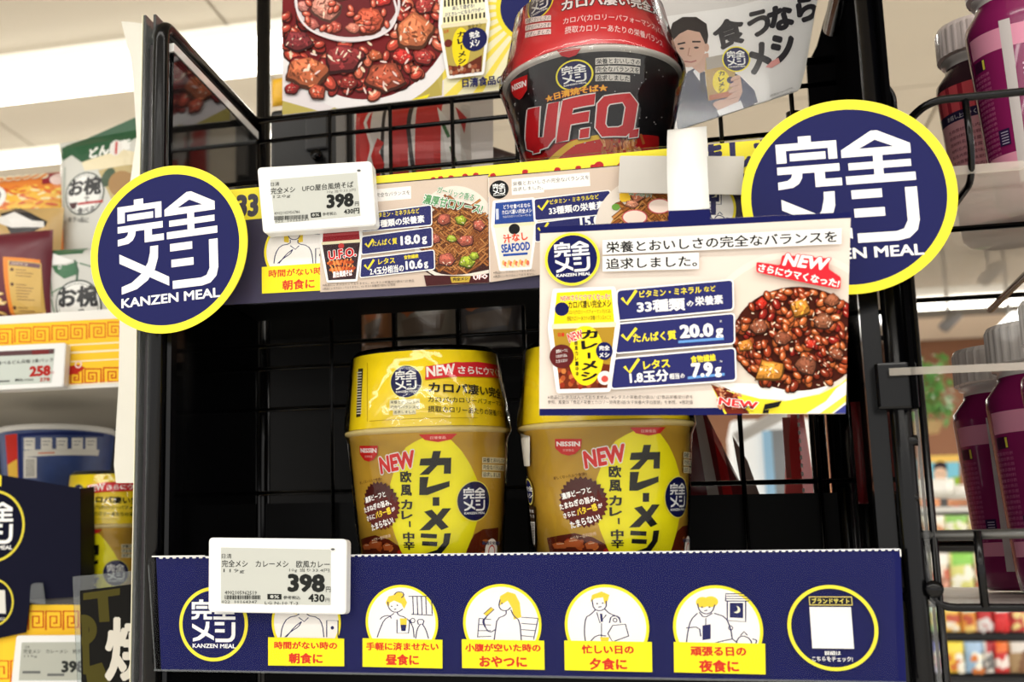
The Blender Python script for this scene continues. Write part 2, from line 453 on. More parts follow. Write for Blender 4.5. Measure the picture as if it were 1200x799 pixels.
    def build(s, root=None, m=None, names=None):
        m = m or INK; off = wloc(root); outs = []
        for sec in s.order:
            L = s.secs.get(sec)
            if not L: continue
            verts = []; faces = []; cols = []
            for (vs, tr, h, col) in L:
                b = len(verts); verts += [(v[0], v[1], h) for v in vs]; lc = lin(col)
                for t in tr: faces.append((t[0] + b, t[1] + b, t[2] + b)); cols.append(lc)
            me = bpy.data.meshes.new(sec); me.from_pydata(verts, [], faces)
            if len(me.polygons) != len(cols): print('poly mismatch', sec)
            ca = me.color_attributes.new('Col', 'FLOAT_COLOR', 'CORNER')
            buf = []
            for c in cols: buf += list(c) * 3
            ca.data.foreach_set('color', buf)
            if s.s.curved:
                bm = bmesh.new(); bm.from_mesh(me)
                us = [v.co.x for v in bm.verts]; vv = [v.co.y for v in bm.verts]
                def cut(co, no):
                    bmesh.ops.bisect_plane(bm, geom=bm.verts[:] + bm.edges[:] + bm.faces[:], dist=1e-8, plane_co=co, plane_no=no)
                du = s.s.du; u0 = -s.s.w / 2 if s.s.dv else 0.0
                for k in range(math.floor((min(us) - u0) / du), math.ceil((max(us) - u0) / du) + 1): cut((u0 + k * du, 0, 0), (1, 0, 0))
                if s.s.dv:
                    dv = s.s.dv
                    for k in range(math.floor(min(vv) / dv), math.ceil(max(vv) / dv) + 1): cut((0, k * dv, 0), (0, 1, 0))
                    for k in range(-2, s.s.nu + s.s.nv + 3): cut((u0 + k * du, 0, 0), (1 / du, 1 / dv, 0))
                # classify by face centre so a vertex on a knot is placed on its own facet
                bm.to_mesh(me); bm.free()
            for v in me.vertices:
                v.co = s.s.pos(v.co.x, v.co.y, v.co.z) - off
            me.update()
            outs.append(link((sec if names is None else names.get(sec, sec)).split('#')[0], me, m, root))
        return outs

def board(name, surf, pts, t, m, root=None, r=0.0, h=0.0, uv=False):
    """A flat sheet with real thickness; outline in pixels (or uv) on a Plane."""
    P = [Vector(p) if uv else Vector(surf.uv(*p)) for p in pts]
    if r: P = rounded(P, r, 6)
    ar = sum(P[i].x * P[(i + 1) % len(P)].y - P[(i + 1) % len(P)].x * P[i].y for i in range(len(P)))
    if ar < 0: P = P[::-1]
    n = len(P)
    v = [surf.pos(p.x, p.y, h) for p in P] + [surf.pos(p.x, p.y, h - t) for p in P]
    f = [tuple(range(n)), tuple(range(2 * n - 1, n - 1, -1))] + [(i, n + i, n + (i + 1) % n, (i + 1) % n) for i in range(n)]
    return mesh(name, v, f, m, root)
def copy_tree(o, loc, rz, label, group=None):
    r = o.copy(); COL.objects.link(r); r.location = loc; r.rotation_euler = (o.rotation_euler[0], o.rotation_euler[1], rz); r['label'] = label
    if group: r['group'] = group
    for ch in list(o.children):
        c = ch.copy(); COL.objects.link(c); c.parent = r
        for g in list(ch.children):
            d = g.copy(); COL.objects.link(d); d.parent = c
    return r
NAVY = (24, 27, 84); YEL = (253, 238, 40); WHT = (250, 249, 246); RED = (216, 44, 40); BEI = (226, 212, 200); INKB = (28, 28, 30)
# ------------------------------------------------------------------ the black display rack
XL, XR, YR = -0.3287, 0.111, 0.2
rack = thing('display_rack', 'black wire and tube display rack holding the yellow cups', 'display rack', ((XL + XR) / 2, 0.1, 1.0))
def zat(px, py, Y=YR): return at(px, py, Y).z
tube('side_frame', [(XL, 0.0, 1.0), (XL, 0.0, 1.834), (XL, YR + 0.012, 1.834)], 0.0053, BLACK, rack, 16, bend=0.012)
tube('rear_post', [(XL + 0.006, YR + 0.012, 1.0), (XL + 0.006, YR + 0.012, 2.1)], 0.0058, BLACK, rack, 16)
tube('side_frame', [(XR, 0.0, 1.0), (XR, 0.0, 2.0)], 0.0056, BLACK, rack, 16)
e = at(975, 33, YR - 0.02)
tube('side_rail', [(e.x, 0.03, e.z), (e.x, e.y, e.z)], 0.0062, BLACK, rack, 16)
for px, rr in ((962, 0.0055), (988, 0.008)):
    q = at(px, 560, YR + 0.012)
    tube('rear_post', [(q.x, q.y, 1.0), (q.x, q.y, 1.80)], rr, BLACK, rack, 14)
tube('rear_post', [(0.112, YR + 0.02, 1.0), (0.112, YR + 0.02, 1.79)], 0.010, BLACK, rack, 14)
# cream-grey vertical channel beside the front posts
box('post_channel', (XL + 0.0065, 0.002, 1.0), (XL + 0.0095, 0.012, 1.63), BLACK, rack)
box('post_channel', (XR - 0.016, 0.004, 1.0), (XR - 0.0062, 0.010, 1.64), BLACK, rack)
box('post_channel', (XR + 0.006, -0.002, 1.0), (XR + 0.0085, 0.010, 1.82), CLEARH, rack)
# side sheets
mesh('side_panel', [(XL + 0.003, 0.008, 1.0), (XL + 0.003, YR, 1.0), (XL + 0.003, YR, 1.822), (XL + 0.003, 0.008, 1.822),
                    (XL + 0.006, 0.008, 1.0), (XL + 0.006, YR, 1.0), (XL + 0.006, YR, 1.822), (XL + 0.006, 0.008, 1.822)],
     [(0, 1, 2, 3), (7, 6, 5, 4), (0, 4, 5, 1), (1, 5, 6, 2), (2, 6, 7, 3), (3, 7, 4, 0)], ACRYL, rack)
box('panel_edge_strip', (XL - 0.001, 0.006, 1.8165), (XL + 0.0068, YR - 0.004, 1.8225), mat('painted_lit_acrylic', (250, 250, 246), rough=0.15, coat=0.5), rack)  # white strip stands in for light caught in the panel's edge
mesh('side_panel', [(XR - 0.002, 0.004, 1.0), (XR - 0.002, YR, 1.0), (XR - 0.002, YR, 1.66), (XR - 0.002, 0.004, 1.66),
                    (XR - 0.005, 0.004, 1.0), (XR - 0.005, YR, 1.0), (XR - 0.005, YR, 1.66), (XR - 0.005, 0.004, 1.66)],
     [(0, 1, 2, 3), (7, 6, 5, 4), (0, 4, 5, 1), (1, 5, 6, 2), (2, 6, 7, 3), (3, 7, 4, 0)], ACRYL, rack)
XC = 0.116
pp = [atX(x, y, XC) for x, y in ((948, 128), (945, 78), (957, 54), (972, 0))]
pp = pp + [Vector((XC, pp[-1].y, 1.95)), Vector((XC, -0.012, 1.95)), Vector((XC, -0.012, 1.55)), Vector((XC, pp[0].y, 1.60))]
mesh('side_panel', pp + [p + Vector((0.0025, 0, 0)) for p in pp],
     [tuple(range(8)), tuple(range(15, 7, -1))] + [(i, 8 + i, 8 + (i + 1) % 8, (i + 1) % 8) for i in range(8)], MATTE, rack)
# clear acrylic channel outside the left post, seen edge on
XO = XL - 0.012
for dx, y0, y1 in ((0.0, -0.002, 0.045), (0.007, -0.001, 0.03)):
    box('clear_channel', (XO + dx - 0.001, y0, 1.0), (XO + dx + 0.001, y1, 1.842), CLEARH, rack)
box('clear_channel_core', (XO + 0.002, 0.004, 1.0), (XO + 0.006, 0.034, 1.822), mat('dark_channel', (44, 34, 38), rough=0.25), rack)
box('lit_edge', (XO - 0.0014, -0.003, 1.0), (XO - 0.0010, -0.0005, 1.842), mat('painted_edge_light', (236, 230, 200), rough=0.2), rack)  # thin line coloured pale to imitate the acrylic's lit edge
# rear grid
GX = [-0.262 + 0.0494 * k for k in range(8)]
z1, z2, z3 = zat(586, 111), zat(590, 137), zat(865, 161)
z4, z5, z6, z7 = zat(505, 395), zat(360, 430), zat(340, 479), zat(900, 565)
for gx in GX: tube('wire', [(gx, YR - 0.003, 1.45), (gx, YR - 0.003, z1)], 0.0016, BLACK, rack, 8)
tube('grid_top_bar', [(XL + 0.006, YR, z1), (0.115, YR, z1)], 0.0028, BLACK, rack, 10)
for z, r_ in ((z2, 0.0019), (z3, 0.002), (z4, 0.0018), (z5, 0.0018), (z6, 0.0018), (z7, 0.0018)):
    tube('wire', [(XL + 0.006, YR, z), (0.115, YR, z)], r_, BLACK, rack, 8)
zt = zat(900, 579, YR + 0.01)
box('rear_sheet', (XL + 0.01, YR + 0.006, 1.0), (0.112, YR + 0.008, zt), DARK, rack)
box('upper_shelf', (XL + 0.008, 0.003, 1.664), (XR - 0.006, YR - 0.008, 1.6665), DARK, rack)
mesh('lower_shelf', [(x, y, z + (y * .07) + dz) for dz in (0, -.0025) for (x, y, z) in ((XL + .008, .003, 1.4545), (XR - .006, .003, 1.4545), (XR - .006, YR - .008, 1.4545), (XL + .008, YR - .008, 1.4545))], [(0, 1, 2, 3), (7, 6, 5, 4), (0, 4, 5, 1), (1, 5, 6, 2), (2, 6, 7, 3), (3, 7, 4, 0)], DARK, rack)
tube('shelf_front_wire', [(XL, 0.0, 1.660), (XR, 0.0, 1.660)], 0.002, BLACK, rack, 8)
tube('shelf_front_wire', [(XL, 0.0, 1.4505), (XR, 0.0, 1.4505)], 0.002, BLACK, rack, 8)
# black bracket band on the right front post
b0 = at(1020, 455, 0.0)
box('post_bracket', (XR - 0.012, -0.008, b0.z - 0.013), (XR + 0.009, 0.006, b0.z + 0.013), BLACK, rack, bev=0.0015)

# ------------------------------------------------------------------ round badges
def badge(px, py, Y, yaw, roll, r_px, label, artrot):
    c = at(px, py, Y)
    sf = Plane(c, yaw=yaw, tilt=0, roll=0)
    t = thing('round_badge', label, 'sign', c, 'round badges on the front posts')
    a = sf.uv(px, py - r_px); b = sf.uv(px, py + r_px); R = (a[1] - b[1]) / 2; k = (a[1] + b[1]) / 2
    n = 96
    bd = board('badge_disc', sf, [(R * cos(2 * pi * i / n), k + R * sin(2 * pi * i / n)) for i in range(n)], 0.0012, mat('badge_card', (252, 238, 60), rough=0.4), t, uv=True)
    A = Art(sf); A.logo(px, py, r_px, rot=artrot)
    A.build(bd, INKG, {'print': 'printed_emblem'})
    return t
bl = badge(196, 292, -0.022, -3, 0, 97.3, 'yellow-rimmed navy disc with white lettering on the left post', 0.035)
br = badge(993, 230, -0.022, 2, 0, 113.5, 'yellow-rimmed navy disc on the right post behind the beige card', 0.0)
lg = at(282, 300, -0.016)
tag(board('badge_backing', Plane(at(205, 296, -0.012)), [(at(205, 296, -0.012).x * 0 + 0.049 * cos(2 * pi * i / 64), 0.0005 + 0.049 * sin(2 * pi * i / 64)) for i in range(64)], 0.001,
          mat('second_disc_card', (226, 214, 60), rough=0.4), None, uv=True), 'dull yellow edge of a second disc behind the left badge', 'sign')

# ------------------------------------------------------------------ strip art helpers
def scene_circle(A, cx, cy, r, who):
    A.circ(cx, cy, r, (250, 232, 50), 56); A.circ(cx, cy, r * 0.93, (248, 244, 240), 56)
    u = r / 50.0; L = (40, 42, 92); Y2 = (238, 206, 66); w = 1.6
    A.push([(cx - r * .95, cy - r * .94), (cx + r * .95, cy - r * .94), (cx + r * .95, cy + r * .46), (cx - r * .95, cy + r * .46)])
    def ln(p, ww=w, sm=1, c=L): A.line(p, ww, c, smooth=sm)
    if who == 'breakfast':
        A.poly([(30, 50), (30, 20), (36, 8), (50, 6), (58, 14), (60, 30), (60, 50), (52, 52), (54, 30), (48, 22), (38, 28), (38, 52)], Y2)
        A.ell(46, 30, 10, 14, (248, 244, 240)); ln([(36, 30), (38, 42), (46, 46), (54, 42), (56, 28)])
        ln([(40, 46), (40, 54), (24, 58), (16, 76), (14, 96)]); ln([(52, 46), (52, 54), (68, 58), (74, 72), (76, 96)])
        ln([(22, 96), (34, 76), (44, 66)]); ln([(44, 66), (40, 76), (30, 84), (20, 96)]); ln([(40, 58), (48, 66), (54, 58)], sm=0)
        ln([(64, 30), (64, 4), (90, 4), (90, 34), (66, 32)], sm=0); ln([(80, 96), (80, 64), (96, 64), (96, 96)], sm=0); A.circ(88, 78, 3.5, L, 12)
        ln([(42, 28), (43, 29)], 2, 0); ln([(50, 28), (51, 29)], 2, 0)
    elif who == 'lunch':
        A.ell(46, 16, 7, 6, Y2, n=20); A.poly([(32, 40), (28, 30), (32, 18), (44, 14), (54, 18), (58, 30), (54, 42), (50, 32), (40, 26), (34, 30)], Y2)
        ln([(31, 28), (32, 40), (38, 48), (46, 48), (52, 42)]); ln([(40, 15), (44, 9), (52, 10), (54, 16), (50, 21)])
        ln([(44, 48), (46, 54), (56, 58), (66, 72), (68, 96)]); ln([(40, 50), (34, 56), (26, 62), (20, 80), (16, 96)])
        ln([(20, 62), (24, 56), (34, 54), (36, 60)]); ln([(44, 62), (44, 88), (60, 88), (62, 62)], sm=0); A.poly([(48, 60), (58, 60), (57, 78), (49, 78)], Y2); A.poly([(49, 72), (57, 72), (56, 84), (50, 84)], L)
        for x in (66, 72, 78, 84, 92): ln([(x, 18), (x + 1, 52)], 1.4, 0)
        ln([(60, 18), (94, 18)], sm=0); ln([(64, 52), (94, 54)], sm=0)
        ln([(70, 98), (72, 80), (78, 68), (84, 80), (88, 98)]); ln([(74, 72), (72, 62), (82, 62), (80, 72)]); A.circ(66, 64, 5, L, 16, inner=0.7)
        ln([(36, 36), (37, 38)], 2, 0); ln([(44, 34), (45, 36)], 2, 0); ln([(40, 43), (43, 42)], 1.6, 0)
    elif who == 'snack':
        A.poly([(46, 36), (48, 18), (58, 10), (68, 14), (74, 30), (76, 56), (66, 60), (64, 40), (58, 26)], Y2)
        ln([(48, 24), (46, 36), (50, 44), (58, 44), (62, 38)]); ln([(56, 44), (56, 52), (44, 58), (42, 78), (40, 98)]); ln([(62, 42), (66, 54), (74, 62), (76, 98)])
        ln([(42, 78), (34, 84), (28, 74), (26, 60), (32, 52)]); A.poly([(26, 50), (36, 38), (40, 42), (30, 54)], Y2); ln([(26, 50), (36, 38), (40, 42), (30, 54)], 1.3, 0)
        ln([(30, 56), (24, 62), (28, 74)]); ln([(50, 30), (51, 32)], 2, 0)
        for k in range(4): ln([(20 - k * 0.5, 58 + k * 11), (36, 60 + k * 10)], 1.3, 0); ln([(76, 56 + k * 11), (98 - k * 2, 58 + k * 11)], 1.3, 0)
        ln([(98, 58), (92, 96)], 1.3, 0); ln([(20, 58), (18, 92)], 1.3, 0)
    elif who == 'dinner':
        A.poly([(30, 26), (32, 14), (44, 8), (54, 14), (52, 24), (48, 30), (46, 18), (36, 20)], Y2)
        ln([(32, 22), (34, 38), (42, 42), (50, 36), (50, 24)]); ln([(36, 40), (30, 48), (24, 52), (22, 76), (24, 96)]); ln([(48, 38), (54, 46), (66, 52), (68, 62)])
        ln([(38, 44), (42, 62), (50, 48)], sm=0); A.poly([(42, 46), (45, 46), (46, 60), (43, 60)], L); ln([(44, 62), (44, 96)], 1.2, 0)
        ln([(28, 96), (38, 82), (50, 84)]); A.poly([(42, 86), (54, 86), (52, 96), (44, 96)], Y2)
        ln([(52, 80), (58, 66), (74, 64), (78, 84), (58, 94), (52, 80)], sm=0); ln([(54, 62), (56, 50), (66, 50), (68, 62)]); ln([(58, 94), (78, 84)], sm=0)
        A.circ(61, 57, 4, L, 16, inner=0.6); ln([(38, 28), (39, 30)], 2, 0); ln([(45, 27), (46, 29)], 2, 0); ln([(40, 35), (44, 34)], 1.6, 0)
    else:
        A.ell(32, 24, 8, 9, Y2, n=20); A.ell(42, 23, 9, 9, Y2, n=20)
        ln([(26, 26), (28, 38), (36, 44), (44, 40), (47, 28)]); ln([(26, 42), (18, 52), (14, 72), (12, 96)]); ln([(46, 42), (60, 48), (66, 66), (68, 84)]); ln([(28, 40), (34, 50), (44, 42)])
        ln([(36, 50), (36, 66)], 1.2, 0); ln([(12, 66), (28, 64), (30, 80)]); A.poly([(32, 62), (42, 60), (42, 84), (32, 86)], L); ln([(68, 84), (54, 88), (44, 92)]); ln([(28, 96), (44, 90), (60, 96)])
        ln([(60, 22), (60, 10), (88, 10), (88, 22), (60, 22)], sm=0); ln([(60, 14), (88, 14)], 1.2, 0); ln([(60, 18), (88, 18)], 1.2, 0); ln([(62, 22), (62, 54), (84, 56), (84, 22)], sm=0)
        A.poly([(65, 25), (81, 25), (81, 50), (65, 49)], L); A.circ(73, 36, 6, (240, 236, 210), 20); A.circ(70.5, 34.5, 5.4, L, 20)
        ln([(72, 98), (74, 84), (80, 78), (90, 84), (92, 98)]); ln([(92, 84), (98, 86), (94, 96)]); ln([(74, 90), (68, 84)], sm=0); ln([(78, 78), (82, 72), (86, 78)], sm=0); A.circ(66, 66, 4, L, 14, inner=0.65)
        ln([(31, 31), (32, 33)], 2, 0); ln([(40, 31), (41, 33)], 2, 0); ln([(34, 38), (38, 37)], 1.6, 0)
    A.pop()
CAPC = (214, 60, 40)

def food(A, clip, cx, cy, rx, ry, seed, n_bean=150, kind='curry', rot=0.0, soup=(92, 38, 22)):
    """A printed food photograph: beans, meat and vegetable shapes with the highlights the print itself shows."""
    rnd = random.Random(seed); st = random.getstate(); random.seed(seed)
    if clip: A.setclip(clip)
    A.ell(cx, cy, rx, ry, soup, rot=rot, n=60)
    def pt(k=0.97):
        a = rnd.uniform(0, 2 * pi); q = k * sqrt(rnd.random()); x = rx * q * cos(a); y = ry * q * sin(a)
        return cx + x * cos(rot) - y * sin(rot), cy + x * sin(rot) + y * cos(rot)
    u = min(rx, ry)
    def bean(x, y, sz, base):
        an = rnd.uniform(0, pi); d = tuple(int(c * 0.4) for c in base); l = tuple(min(255, int(c * 1.25 + 14)) for c in base)
        A.ell(x, y + sz * .1, sz * 1.12, sz * 0.76, d, rot=an, n=11, step=0.3)
        A.ell(x, y, sz * 0.95, sz * 0.58, base, rot=an, n=11, step=0.3)
        A.ell(x - sz * .06, y - sz * .1, sz * 0.66, sz * 0.3, l, rot=an, n=9, step=0.3)
        A.ell(x - sz * 0.18, y - sz * 0.22, sz * 0.34, sz * 0.1, (250, 224, 196), rot=an, n=6, step=0.3)
    def chunk(x, y, sz, base, nside=5):
        an = rnd.uniform(0, pi); d = tuple(int(c * 0.38) for c in base)
        C = [Vector((sz * (1 + rnd.uniform(-.25, .25)) * cos(an + 2 * pi * k / nside), sz * 0.8 * (1 + rnd.uniform(-.25, .25)) * sin(an + 2 * pi * k / nside))) for k in range(nside)]
        P = []
        for k in range(nside):
            p, q = C[k], C[(k + 1) % nside]
            for t in (0, .25, .5, .75): r = p.lerp(q, t); r = r * (1 + rnd.uniform(-.07, .07) - (.06 if t == 0 else 0)); P.append((x + r.x, y + r.y))
        A.poly([(x + (p[0] - x) * 1.12, y + (p[1] - y) * 1.12 + sz * .1) for p in P], d, step=0.3); A.poly(P, tuple(int(c * .82) for c in base), step=0.3)
        A.poly([(x + (p[0] - x) * .86 - sz * .05, y + (p[1] - y) * .72 - sz * .12) for p in P], base, step=0.3)
        A.poly([(x + (p[0] - x) * .5 - sz * .12, y + (p[1] - y) * .42 - sz * .24) for p in P], tuple(min(255, int(c * 1.14 + 10)) for c in base), step=0.3)
        for _ in range(int(14 + sz * 1.4)):
            tt = sqrt(rnd.random()); q = P[rnd.randrange(len(P))]; xx = x + (q[0] - x) * tt * .88; yy = y + (q[1] - y) * tt * .88
            f = rnd.choice([.55, .68, .8, 1.2, 1.35, 9]); cc_ = (252, 230, 206) if f == 9 else tuple(max(0, min(255, int(c * f))) for c in base)
            A.ell(xx, yy, sz * rnd.uniform(.05, .2), sz * rnd.uniform(.02, .07), cc_, rot=rnd.uniform(0, pi), n=7, step=0.3)
    if kind in ('curry', 'stew'):
        pal = [(138, 50, 24), (156, 68, 34), (112, 38, 20), (172, 88, 44), (128, 28, 20)] if kind == 'curry' else [(150, 44, 38), (176, 66, 50), (120, 28, 28), (196, 96, 72), (166, 40, 46)]
        for _ in range(n_bean): bean(*pt(), u * rnd.uniform(0.085, 0.125) * (.8 if kind == 'stew' else 1), rnd.choice(pal))
        for _ in range(n_bean // 3):
            x, y = pt(); A.ell(x, y, u * rnd.uniform(.02, .05), u * rnd.uniform(.008, .018), (246, 220, 190), rot=rnd.uniform(0, pi), n=6, step=0.3)
    elif kind == 'noodle':
        for _ in range(n_bean):
            x, y = pt(.9); an = rnd.uniform(0, 2 * pi); k = u * rnd.uniform(.25, .5)
            P = [(x + k * cos(an) * t + u * .1 * sin(7 * t + an), y + k * sin(an) * t * .7 + u * .1 * cos(6 * t + an)) for t in (-1, -.5, 0, .5, 1)]
            A.setclip(clip) if clip else None
            A.line(P, u * .07, (92, 50, 24), step=0.3); A.line(P, u * .045, rnd.choice([(176, 112, 56), (152, 88, 42), (196, 134, 74)]), step=0.3)
    random.setstate(st)
    return bean, chunk, pt

def draw_cup(A, quad, kind='curry', halo=True):
    """A product cup as printed on cards: local frame 0..100, lid 0..33, body 35..100."""
    A.push(quad)
    lids = {'curry': (250, 222, 30), 'seafood': (44, 74, 150), 'ufo': (150, 36, 44), 'stripe': (250, 240, 190)}
    bods = {'curry': (176, 138, 44), 'seafood': (238, 228, 214), 'ufo': (58, 40, 44), 'stripe': (188, 168, 84)}
    if halo: A.poly([(2, -3), (98, -3), (106, 36), (92, 103), (8, 103), (-6, 36)], (252, 250, 248), r=4)
    A.poly([(8, 1), (92, 0), (97, 33), (3, 33)], lids[kind]); A.poly([(0, 33), (100, 33), (100, 38), (0, 38)], (235, 226, 190), r=2)
    A.poly([(2, 38), (98, 38), (87, 99), (13, 99)], bods[kind])
    if kind == 'curry':
        A.text('NEWさらにウマくなった!', (14, 7), 6, RED, r=(90, 7), bold=0.03, out=(0.04, WHT)); A.circ(16, 18, 7, NAVY, 20)
        A.text('カロパ凄い完全メシ', (26, 14), 8, INKB, r=(92, 14), bold=0.03); A.text('カロパ(カロリーパフォーマンス)とは、', (24, 22), 5, INKB, r=(92, 22)); A.text('摂取カロリーあたりの栄養バランスのこと', (24, 28), 5, INKB, r=(92, 28))
        A.poly([(13, 99), (10, 78), (30, 72), (50, 84), (75, 74), (91, 76), (87, 99)], (110, 44, 24))
        for k in range(26):
            A.ell(14 + (k * 29 % 72), 80 + (k * 13 % 18), 4, 3, [(176, 84, 44), (200, 120, 60), (90, 30, 20), (150, 50, 30)][k % 4], n=7, step=0.4)
        A.ell(54, 66, 27, 30, (250, 222, 30), n=36); A.ell(50, 44, 14, 8, (250, 222, 30), n=20)
        A.text('日清', (10, 44), 4, RED, r=(20, 44), bold=.04)
        A.text('NEW', (26, 48), 9, RED, r=(48, 44), bold=0.05, out=(0.05, WHT))
        for i, ch in enumerate('カレ|メシ'):
            if ch == '|': A.rect(56, 63, 61, 69, INKB)
            else: A.text(ch, (46, 45 + i * 10.5), 9, INKB, r=(72, 44 + i * 10.5), bold=0.07)
        for i, ch in enumerate('欧風カレー中辛'): A.text(ch if ch != 'ー' else '|', (36 + i * .3, 53 + i * 5.2), 4.4, INKB, r=(41 + i * .3, 53 + i * 5.2), bold=.03)
        A.circ(82, 62, 9, NAVY, 28, sx=0.9); A.text('完全', (74, 59), 5, WHT, r=(90, 59), bold=.04); A.text('メシ', (74, 66), 5, WHT, r=(90, 66), bold=.04)
        A.circ(16, 66, 12, (96, 34, 34), 24)
        for i in range(3): A.text(('濃厚ビーフと', 'たまねぎの旨み、', 'たまらない!')[i], (7, 61 + i * 5), 3.4, WHT, r=(25, 60 + i * 5))
        A.circ(83, 89, 7, (240, 230, 220), 20); A.circ(83, 90, 3.4, (206, 80, 70), 14)
    elif kind == 'seafood':
        A.text('どうせ食べるなら', (26, 8), 7, WHT, r=(88, 8), bold=.03); A.text('カロパ凄い完全メシ', (22, 16), 7, WHT, r=(92, 16), bold=.03); A.text('カロパ(カロリーパフォーマンス)', (24, 23), 4, WHT, r=(90, 23)); A.rect(8, 10, 14, 26, (210, 216, 230))
        A.circ(50, 42, 8, INKB, 20); A.text('汁なし', (22, 56), 13, (226, 74, 40), r=(82, 53), bold=.05)
        A.text('SEAFOOD', (16, 70), 13, (44, 84, 170), r=(88, 68), bold=.06); A.rect(20, 78, 82, 81, (44, 84, 170))
        for k in range(14): A.ell(20 + k * 4.8, 91 + (k % 3) * 2, 4, 4, [(238, 190, 110), (226, 120, 90), (244, 220, 160)][k % 3], n=7)
    elif kind == 'ufo':
        A.rect(6, 10, 94, 14, (190, 80, 84)); A.rect(6, 20, 94, 24, (190, 80, 84)); A.circ(50, 42, 5, (200, 60, 60), 12)
        A.text('U.F.O.', (16, 57), 16, (216, 40, 44), r=(88, 53), bold=.06, out=(.05, WHT))
        for k in range(30): A.ell(18 + (k * 23 % 64), 70 + (k * 11 % 22), 7, 3, [(214, 110, 50), (180, 70, 30), (232, 150, 80)][k % 3], rot=k, n=7)
        A.text('屋台風焼そば', (26, 90), 11, WHT, r=(78, 88), bold=.06, out=(.06, (150, 30, 30)))
    else:
        for k in range(11): A.poly([(9 + k * 8, 2), (13 + k * 8, 2), (12.5 + k * 8.2, 11), (8.5 + k * 8.2, 11)], INKB); A.poly([(6 + k * 8.5, 24), (10 + k * 8.5, 24), (10 + k * 8.5, 31), (6 + k * 8.5, 31)], INKB)
        A.rect(8, 11, 94, 24, (252, 246, 210)); A.text('戻して混ぜろ!', (26, 14), 5.5, NAVY, r=(72, 14), bold=.03); A.text('ひとカレーになるパウダー', (10, 21), 5.5, NAVY, r=(92, 20), bold=.03)
        A.ell(42, 66, 20, 26, (250, 222, 30), n=30)
        for i, ch in enumerate('カレ|メシ'):
            if ch == '|': A.rect(41, 62, 44, 68, INKB)
            else: A.text(ch, (34, 49 + i * 8.5), 7, INKB, r=(52, 48 + i * 8.5), bold=.06)
        A.poly([(14, 99), (12, 86), (40, 90), (88, 78), (86, 99)], (104, 44, 26)); A.circ(72, 57, 15, NAVY, 30); A.text('完全', (61, 52), 9, WHT, r=(83, 50), bold=.05); A.text('メシ', (61, 63), 9, WHT, r=(83, 61), bold=.05)
        A.circ(14, 58, 5, (110, 40, 30), 14); A.text('日清', (6, 43), 4, RED, r=(16, 42)); A.text('完全メシ', (58, 41), 6, INKB, r=(88, 39))
        for k in range(20): A.ell(16 + (k * 31 % 68), 90 + (k * 7 % 8), 4, 3, [(160, 84, 54), (120, 50, 34), (200, 160, 130)][k % 3], n=7)
    A.pop()

# ------------------------------------------------------------------ lower shelf strip
PS = Plane((0, -0.006, 1.44))
PSC = Plane((0, -0.0085, 1.44))
strip = thing('shelf_strip', 'navy shelf strip with yellow captions and circles below the yellow cups', 'shelf strip', PS.pos(-0.1, -0.03))
board('strip_card', PS, [(183, 653), (1055, 643.5), (1062, 800), (189, 785)], 0.0008, mat('navy_strip_card', NAVY, rough=0.5, spec=.06), strip)
A = Art(PS)
A.sec('perforated_edge')
for k in range(112):
    x = 186 + k * 7.76; y = 653 - (x - 183) * 0.0109
    A.poly([(x, y - .6), (x + 5.6, y - .7), (x + 4.6, y + 1.6), (x + 1, y + 1.7)], WHT)
A.line([(186, 652.6), (1054, 643.2)], 0.9, (235, 235, 240)); A.line([(1054.6, 643.6), (1055.4, 652)], 1.4, WHT)
A.sec('emblem')
A.logo(250.5, 731, 43.6, ring=(245, 232, 70), disc=NAVY)
for (cx, cy, r, who) in ((359, 729, 43, 'breakfast'), (471, 729, 44, 'lunch'), (588.5, 730.5, 46.5, 'snack'), (711, 733.5, 49, 'dinner'), (841, 736.5, 51, 'night')):
    A.sec('usage_picture#' + who); scene_circle(A, cx, cy, r, who)
for ci, q in enumerate(([(315, 746.5), (404, 748), (404, 780.5), (315, 779.5)], [(425.5, 747.6), (519, 749.5), (519, 783), (425.5, 781)], [(541.5, 748.8), (638, 750.5), (638.5, 784.6), (542, 782.5)],
          [(661.5, 750.3), (764, 752), (764.5, 787.3), (662, 785)], [(789.5, 752), (896.5, 754), (897, 790), (790, 787.5)])):
    A.sec('caption_box#%d' % ci); A.poly(q, YEL)
for ci, (t1, x0, x1, y1, h1, t2, x2, x3, y2, h2) in enumerate((('時間がない時の', 322, 396, 755.8, 9, '朝食に', 339, 379, 771, 12.5), ('手軽に済ませたい', 429.6, 514.6, 757, 9.5, '昼食に', 452.5, 491.5, 772.6, 13),
        ('小腹が空いた時の', 545.5, 634, 758.5, 9.5, 'おやつに', 562, 618, 774.8, 13), ('忙しい日の', 682, 743, 760.5, 10.5, '夕食に', 691, 735, 777.6, 14), ('頑張る日の', 809, 874.5, 762.8, 11, '夜食に', 819, 866, 780, 14.5))):
    A.sec('caption_lettering#%d' % ci); A.text(t1, (x0, y1), h1, CAPC, r=(x1, y1 + .5), bold=0.055); A.text(t2, (x2, y2), h2, CAPC, r=(x3, y2 + .4), bold=0.06)
A.sec('site_note')
A.circ(975.2, 735.4, 50.2, (246, 234, 70), 64, inner=0.915)
A.rect(947.5, 698.8, 998.8, 709.3, (232, 214, 120)); A.rect(948.5, 699.8, 997.8, 708.3, (30, 28, 40)); A.text('ブランドサイト', (951, 704), 6.4, (240, 226, 110), r=(995, 704), bold=0.03)
A.rect(948.2, 711, 1000.6, 760, (244, 243, 240))
A.text('詳細は', (966, 765), 5.2, WHT, r=(985, 765), bold=.03); A.text('こちらをチェック!', (951.5, 771.8), 6, WHT, r=(999, 772.2), bold=.03)
A.build(strip)
